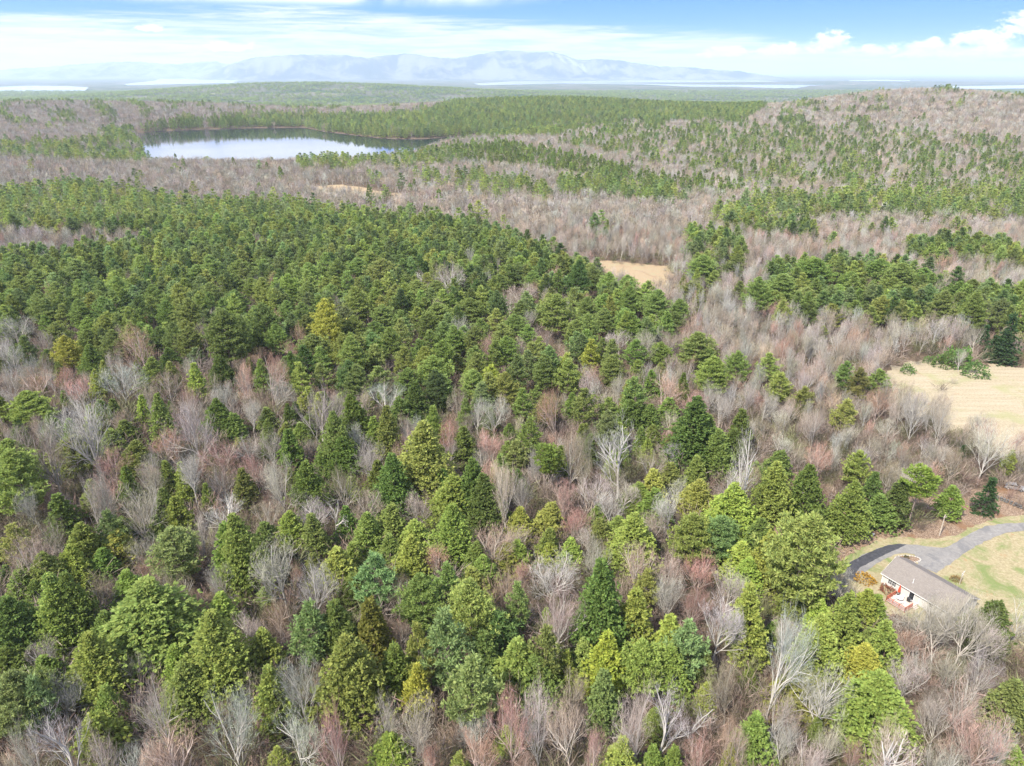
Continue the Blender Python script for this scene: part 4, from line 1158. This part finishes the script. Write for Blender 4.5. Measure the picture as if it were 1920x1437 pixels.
MIXF = ['Bg', 'Bg', 'Bg', 'Bb', 'Bb', 'Bb', 'Bo', 'Bo', 'Bp']
MIXB = ['Bg', 'Bg', 'Bg', 'Bp', 'Bp', 'Bb', 'Bb', 'Bo', 'Bo', 'Br']
fills = []
x, y, g, u, v, kind, rng = plant(52, 450, 5.4, 21)
tx = np.array([i[1] for i in items]); ty = np.array([i[2] for i in items]); tr = np.array([i[5] * .5 for i in items]); th_ = np.array([i[4] for i in items]); tc = [i[0][0] for i in items]
for i in range(len(x)):
    d = np.hypot(tx - x[i], ty - y[i])
    near_lawn = 84 < y[i] < 178 and x[i] > 58
    r = 4.3 if kind[i] == 0 else 2.4
    if (d < tr * .8 + r * .8).any(): continue
    # nothing tall right in front of a tree that the photograph shows whole
    blk = (ty - y[i] > 0) & (ty - y[i] < 9) & (np.abs(tx - x[i]) < tr * .7 + 1.2)
    k = kind[i]
    hb = rng.uniform(9, 14); short = False
    if blk.any(): 
        hb = rng.uniform(5, 8); short = True
    if k == 0: c, h, w_ = rng.choice(['Pm', 'Pm', 'Pm', 'Pb', 'Pb', 'Pd', 'Py', 'Py']), rng.uniform(11, 16), rng.uniform(8, 10.5)
    elif k == 1: c, h, w_ = rng.choice(['Hm', 'Hm', 'Hy', 'Hd']), rng.uniform(7, 13), rng.uniform(5, 7.5)
    if k != 2 and short: c, h, w_ = rng.choice(['Hm', 'Hm', 'Hd', 'Hy']), rng.uniform(4.5, 7.5), rng.uniform(3.6, 5)
    if k == 2: c, h, w_ = rng.choice(MIXB), hb, rng.uniform(5, 8) * hb / 11.5
    if near_lawn and k != 2: continue
    if near_lawn: h *= .8
    fills.append([str(c), x[i], y[i], float(g[i]), h, w_, False])
    # keep later ones apart a little
LIMIT = {'H': 300, 'P': 300, 'B': 300}
rest = {'H': [], 'P': [], 'B': []}
cnt = {k: sum(1 for i in items if (i[0][0] if i[0][0] != 'T' else 'P') == k) for k in LIMIT}
def shows(i):
    uu, vv = pj(i[1], i[2], i[3] + i[4] * .7)
    dep = i[2] * math.cos(PITCH) + CAM_H * math.sin(PITCH)
    vis = (-15 < uu < 1935) and (0 < vv < 1450)
    return (1 if vis else .0) * i[4] * i[5] / dep ** 2
fills.sort(key=shows, reverse=True)
for f in fills:
    k = f[0][0]
    if shows(f) > 0 and cnt[k] < LIMIT[k]:
        items.append(f); cnt[k] += 1
    else: rest[k].append(f)

def vary(c, rng, s=.14):
    a = np.array(TONE[c]) * rng.uniform(1 - s, 1 + s)
    return tuple(float(q) for q in a * rng.uniform(.92, 1.08, 3))

# ---- labels that single each tree out: tone and kind, a neighbour, then the place in the photograph
WORD = {'H': 'hemlock', 'P': 'pine', 'T': 'bare trunked tall pine', 'S': 'dark spruce', 'B': 'bare tree', 'D': 'dead white snag', 'U': 'round green bush'}
TW = {'Hd': 'dark green', 'Hm': 'mid green', 'Hy': 'yellow green', 'Hg': 'golden green', 'Hp': 'pale green', 'Ho': 'olive green', 'Pd': 'dark green', 'Pm': 'mid green', 'Pb': 'blue green', 'Py': 'yellow green',
      'Pp': 'pale green', 'Pg': 'golden yellow', 'Po': 'olive', 'Tm': 'green', 'Bg': 'pale grey', 'Bw': 'silvery white', 'Bp': 'pinkish grey', 'Br': 'red budded', 'Bo': 'tan', 'Bb': 'brown', 'Sd': '', 'Dw': '', 'Um': ''}
ROWS = [(0, 400, 'far slope'), (400, 520, 'far pine belt'), (520, 560, 'top pine belt'), (560, 600, 'upper pine belt'), (600, 640, 'lower pine belt'), (640, 680, 'lowest pine belt'), (680, 760, 'below the pine belt'), (760, 860, 'upper mixed wood'),
        (860, 960, 'middle mixed wood'), (960, 1060, 'lower mixed wood'), (1060, 1160, 'upper foreground'), (1160, 1260, 'mid foreground'), (1260, 1350, 'lower foreground'), (1350, 2000, 'bottom edge')]
COLS = [(-999, 160, 'far left'), (160, 400, 'left'), (400, 640, 'left of centre'), (640, 880, 'centre left'), (880, 1120, 'centre right'), (1120, 1360, 'right of centre'), (1360, 1600, 'right'), (1600, 9999, 'far right')]
ORD = ['leftmost', 'second from left', 'third from left', 'fourth from left', 'fifth from left', 'sixth from left', 'seventh from left', 'eighth from left', 'ninth from left', 'tenth from left', 'eleventh from left', 'twelfth from left', 'thirteenth from left', 'fourteenth from left']
for it in items:
    it.append(pj(it[1], it[2], it[3] + it[4] * .95))
cells = {}
MED = {k: float(np.median([i[4] * i[5] for i in items if i[0][0] == k])) for k in 'HPTSBDU'}
for n, it in enumerate(items):
    uu, vv = it[7]
    r = next(t for a, b, t in ROWS if a <= vv < b or b == 2000); c = next(t for a, b, t in COLS if a <= uu < b)
    med = MED[it[0][0]]; sz = it[4] * it[5]
    size = 'large ' if sz > 1.5 * med else 'small ' if sz < .62 * med else ''
    cells.setdefault((it[0], size, r, c), []).append(n)
labels = {}
pos = np.array([i[7] for i in items])
MARKS = [(1740, 1085, 105, 'by the white house'), (1600, 1075, 55, 'by the driveway end'), (1165, 525, 95, 'by the small tan field'), (1800, 745, 150, 'by the pale meadow')]
def neighbour(n):
    u0, v0 = pos[n]
    for mu, mv, mr, mt in MARKS:
        if math.hypot(u0 - mu, v0 - mv) < mr: return mt
    d = np.hypot(pos[:, 0] - u0, pos[:, 1] - v0)
    for m in np.argsort(d)[1:30]:
        if d[m] > 75: break
        cm, c0 = items[m][0], items[n][0]
        if cm[0] == c0[0] or items[m][4] * items[m][5] < .5 * MED[cm[0]]: continue
        du, dv = pos[m][0] - u0, pos[m][1] - v0
        rel = ('just left of' if du > 0 else 'just right of') if abs(du) > abs(dv) else ('behind' if dv > 0 else 'in front of')
        return f'{rel} {(TW[cm] + " " + WORD[cm[0]]).strip()}'
    return ''
for (code, size, r, c), ns in cells.items():
    ns.sort(key=lambda n: items[n][7][0])
    base = size + (TW[code] + ' ' + WORD[code[0]]).strip()
    beside = [neighbour(n) for n in ns]
    for q, n in enumerate(ns):
        t = f'{base} {beside[q]}, {r}, {c}' if beside[q] else ''
        if t and beside.count(beside[q]) == 1 and len(t.replace(',', '').split()) <= 16: labels[n] = t
        elif len(ns) == 1: labels[n] = f'the only {base}, {r}, {c}'
        else: labels[n] = f'{ORD[min(q, 13)]} {base}, {r}, {c}'
seen = {}
for n, t in labels.items(): seen.setdefault(t, []).append(n)
dup_groups = {t: ns for t, ns in seen.items() if len(ns) > 1}
SPECIAL = {}
GROUP = {'H': 'hemlocks of the mixed wood', 'P': 'pines of the forest', 'T': 'pines of the forest', 'S': 'spruces at the right edge', 'B': 'bare trees of the forest', 'D': 'dead snags', 'U': 'bushes at the meadow edge'}

rngp = np.random.default_rng(9)
for n, it in enumerate(items):
    code, x_, y_, z_, h, w_ = it[:6]
    pk, nm = PSC[code[0]]
    if code == 'Bw' and h > 12: pk = 'bare_tall'
    if pk in ('hemlock', 'pine') and w_ > 9.6: pk += '_big'
    root = tag(empty(nm, (x_, y_, z_), rngp.uniform(0, 6.283)), labels[n], 'bush' if code[0] == 'U' else 'tree', GROUP[code[0]])
    root.rotation_euler[0], root.rotation_euler[1] = float(rngp.normal(0, .03)), float(rngp.normal(0, .03))
    nh, nr = NOM[pk]
    sc = (w_ / (2 * nr), w_ / (2 * nr), h / nh)
    tone = vary(code, rngp)
    bark = tuple(float(q) for q in np.array(BARK[code[0]] if code[0] != 'B' else np.array(TONE[code]) * .45 + np.array(BARK['B']) * .55) * rngp.uniform(.85, 1.15))
    if pk == 'shrub':
        o = link('foliage', SHR[n % 3], root); o.scale = sc; o['tone'] = tone
        s = link('stem', mesh('shrub_stem', *tubes([([(0, 0, -.2), (.05, 0, 1.1)], [.07, .03])]), M['bark']), root); s['bark'] = (.13, .10, .08)
        continue
    tm, cm = PROTO[pk][int(rngp.integers(len(PROTO[pk])))]
    a = link('trunk', tm, root); a.scale = sc; a['bark'] = bark
    b = link('crown', cm, root); b.scale = sc; b['tone'] = tone

# ------------------------------------------------------------------ the mass of the forest: one object per kind, instanced
def proto_collection(name, meshes):
    col = bpy.data.collections.new(name)
    for i, me in enumerate(meshes):
        me.name = name + '_shape'
        o = bpy.data.objects.new(f'{name}_shape.{i:03d}', me)
        col.objects.link(o)
    return col
def scatter(name, pts, idx, rot, scl, tone, bark, meshes):
    pts = np.asarray(pts, np.float32); n = len(pts)
    me = bpy.data.meshes.new(name)
    me.vertices.add(n); me.vertices.foreach_set('co', pts.ravel())
    for nm, ty, dat in (('idx', 'INT', np.asarray(idx, np.int32)), ('rotv', 'FLOAT_VECTOR', np.asarray(rot, np.float32)), ('sclv', 'FLOAT_VECTOR', np.asarray(scl, np.float32)),
                        ('tone', 'FLOAT_VECTOR', np.asarray(tone, np.float32)), ('bark', 'FLOAT_VECTOR', np.asarray(bark, np.float32))):
        at = me.attributes.new(nm, ty, 'POINT')
        at.data.foreach_set('value' if ty == 'INT' else 'vector', dat.ravel())
    o = tag(link(name, me), kind='stuff')
    ng = bpy.data.node_groups.new(name + '_nodes', 'GeometryNodeTree')
    ng.interface.new_socket('Geometry', in_out='INPUT', socket_type='NodeSocketGeometry')
    ng.interface.new_socket('Geometry', in_out='OUTPUT', socket_type='NodeSocketGeometry')
    N = ng.nodes
    gi, go = N.new('NodeGroupInput'), N.new('NodeGroupOutput')
    ip = N.new('GeometryNodeInstanceOnPoints'); ci = N.new('GeometryNodeCollectionInfo')
    ci.inputs['Collection'].default_value = proto_collection(name, meshes)
    ci.inputs['Separate Children'].default_value = True; ci.inputs['Reset Children'].default_value = True
    def na(nm, ty):
        a = N.new('GeometryNodeInputNamedAttribute'); a.data_type = ty; a.inputs['Name'].default_value = nm
        return a.outputs[0]
    L = ng.links.new
    L(gi.outputs[0], ip.inputs['Points']); L(ci.outputs[0], ip.inputs['Instance'])
    ip.inputs['Pick Instance'].default_value = True
    L(na('idx', 'INT'), ip.inputs['Instance Index']); L(na('rotv', 'FLOAT_VECTOR'), ip.inputs['Rotation']); L(na('sclv', 'FLOAT_VECTOR'), ip.inputs['Scale'])
    L(ip.outputs[0], go.inputs[0])
    md = o.modifiers.new('scatter', 'NODES'); md.node_group = ng
    return o
def rows_to(name, rows, meshes, nom, seed):
    if not rows: return
    rng = np.random.default_rng(seed)
    n = len(rows)
    pts = np.array([r[1:4] for r in rows]); hw = np.array([r[4:6] for r in rows])
    tone = np.array([TONE[r[0]] for r in rows]) * rng.uniform(.78, 1.22, (n, 1)) * rng.uniform(.93, 1.07, (n, 3))
    bark = np.array([BARK[r[0][0]] if r[0][0] != 'B' else np.array(TONE[r[0]]) * .5 + .2 for r in rows])
    scl = np.stack([hw[:, 1] / (2 * nom[1]), hw[:, 1] / (2 * nom[1]), hw[:, 0] / nom[0]], 1)
    rot = np.zeros((n, 3)); rot[:, 2] = rng.uniform(0, 6.283, n); rot[:, :2] = rng.normal(0, .045, (n, 2))
    scatter(name, pts, rng.integers(0, len(meshes), n), rot, scl, tone, bark, meshes)
rows_to('hemlock_woods', rest['H'], FARP['near_hemlock'], NOM['hemlock'], 1)
rows_to('pine_woods', rest['P'], FARP['near_pine'], NOM['pine'], 2)
rows_to('bare_woods', rest['B'], FARP['near_bare'], NOM['bare'], 3)

far = {0: [], 1: [], 2: []}
for (d0, d1, step, seed, grow_) in ((450, 1050, 7.0, 31, 1.22), (1050, 1700, 8.0, 32, 1.35), (1700, 2700, 9.6, 33, 1.5)):
    x, y, g, u, v, kind, rng = plant(d0, d1, step, seed)
    shore = (polydist(POND, x, y) < 45) & (y > 980)
    nearshore = np.where((polydist(POND, x, y) < 45) & (y < 960) & (x < -160), .62, 1.0)
    g = np.where(shore & (kind == 0), g - 3.0, g)
    for i in range(len(x)):
        k = int(kind[i])
        if k == 0: far[0].append([str(rng.choice(['Pm', 'Pm', 'Pb', 'Pd', 'Pb', 'Py', 'Py', 'Py'])), x[i], y[i], g[i], rng.uniform(11, 17) * (1.2 if shore[i] else 1) * nearshore[i], rng.uniform(6.0, 8.5) * grow_])
        elif k == 1: far[1].append([str(rng.choice(['Hd', 'Hd', 'Hm'])), x[i], y[i], g[i], rng.uniform(11, 17) * (1.12 if shore[i] else 1) * nearshore[i], rng.uniform(5, 7) * grow_])
        else: far[2].append([str(rng.choice(MIXF)), x[i], y[i], g[i], rng.uniform(9, 13.5) * (1.1 if shore[i] else 1) * nearshore[i], rng.uniform(6.2, 9.0) * grow_])
rows_to('far_pine_woods', far[0], FARP['pine'], NOM['pine'], 4)
rows_to('far_hemlock_woods', far[1], FARP['hemlock'], NOM['hemlock'], 5)
rows_to('far_bare_woods', far[2], FARP['bare'], NOM['bare'], 6)
# beyond that only a broken canopy of clumps
x, y, rng = jitter(2700, 6800, 24.0, 41)
g = ground_at(x, y)
n = len(x)
q = wave(x, y, 420, 8) * .6 + rng.uniform(-1, 1, n) * .55
code = np.where(q > .12, 'Pm', 'Bb')
rr = [[str(c), a, b, z, rng.uniform(9, 14), rng.uniform(17, 26)] for c, a, b, z in zip(code, x, y, g)]
rows_to('distant_woods', [r for r in rr if r[0] == 'Pm'], [joined('a', conifer(460 + i, 'pine', h=15, rad=4.0, nb=26, nt=4, nk=4, fat=1.9), M['leaf']) for i in range(3)], NOM['pine'], 7)

# ---- undergrowth: saplings and brush between the trees
pts = []
for d0, d1, st, sd in ((55, 200, 2.5, 51), (200, 470, 4.0, 52)):
    x, y, rng = jitter(d0, d1, st, sd)
    keep = np.ones(len(x), bool)
    for c in clear:
        ins = inside(c, x, y)
        if c is MEADOW1 or c is MEADOW2: ins &= ~((polydist(c, x, y) < 5) & (rng.uniform(0, 1, len(x)) < .3)) & ~(rng.uniform(0, 1, len(x)) < .02)
        keep &= ~ins
    lk = np.zeros(len(x), bool)
    for c in lawn_like: lk |= inside(c, x, y)
    inl = inside(LAWN, x, y)
    keep &= ~inl & (~lk | (rng.uniform(0, 1, len(x)) < .12))
    # edges of the meadows stay lower
    x, y = x[keep], y[keep]
    pts.append((x, y, np.full(len(x), st)))
x = np.concatenate([p[0] for p in pts]); y = np.concatenate([p[1] for p in pts]); st = np.concatenate([p[2] for p in pts])
rng = np.random.default_rng(53); n = len(x)
hh = rng.uniform(.7, 1.7, n) * np.where(rng.uniform(0, 1, n) < .2, 1.7, 1.0)
pal = np.array([(.15, .12, .095), (.20, .16, .13), (.27, .23, .20), (.13, .13, .07), (.16, .165, .085), (.24, .195, .155), (.24, .17, .14)])
tone = pal[rng.integers(0, len(pal), n)] * rng.uniform(.8, 1.2, (n, 1))
rot = np.zeros((n, 3)); rot[:, 2] = rng.uniform(0, 6.28, n); rot[:, :2] = rng.normal(0, .1, (n, 2))
scl = np.stack([hh * rng.uniform(.8, 1.5, n), hh * rng.uniform(.8, 1.5, n), hh], 1)
scatter('undergrowth', np.c_[x, y, ground_at(x, y)], rng.integers(0, len(BR), n), rot, scl, tone, tone, BR)

# ------------------------------------------------------------------ haze
m, t, out = material('haze_air')
pv = t.n('ShaderNodeVolumePrincipled')
pv.inputs['Color'].default_value = (.66, .81, 1.0, 1)
pv.inputs['Density'].default_value = HAZE
pv.inputs['Anisotropy'].default_value = 0.15
t.l(pv.outputs[0], out.inputs['Volume'])
bm = bmesh.new(); box_bm(bm, (-62000, -2000, LAKE_Z - 12), (62000, 72000, 640))
hz = from_bm('haze', bm, m)
tag(hz, kind='stuff')
print('things', len(items), cnt, 'rest', {k: len(v) for k, v in rest.items()}, 'far', {k: len(v) for k, v in far.items()}, 'distant', n, 'dup', len(dup_groups))
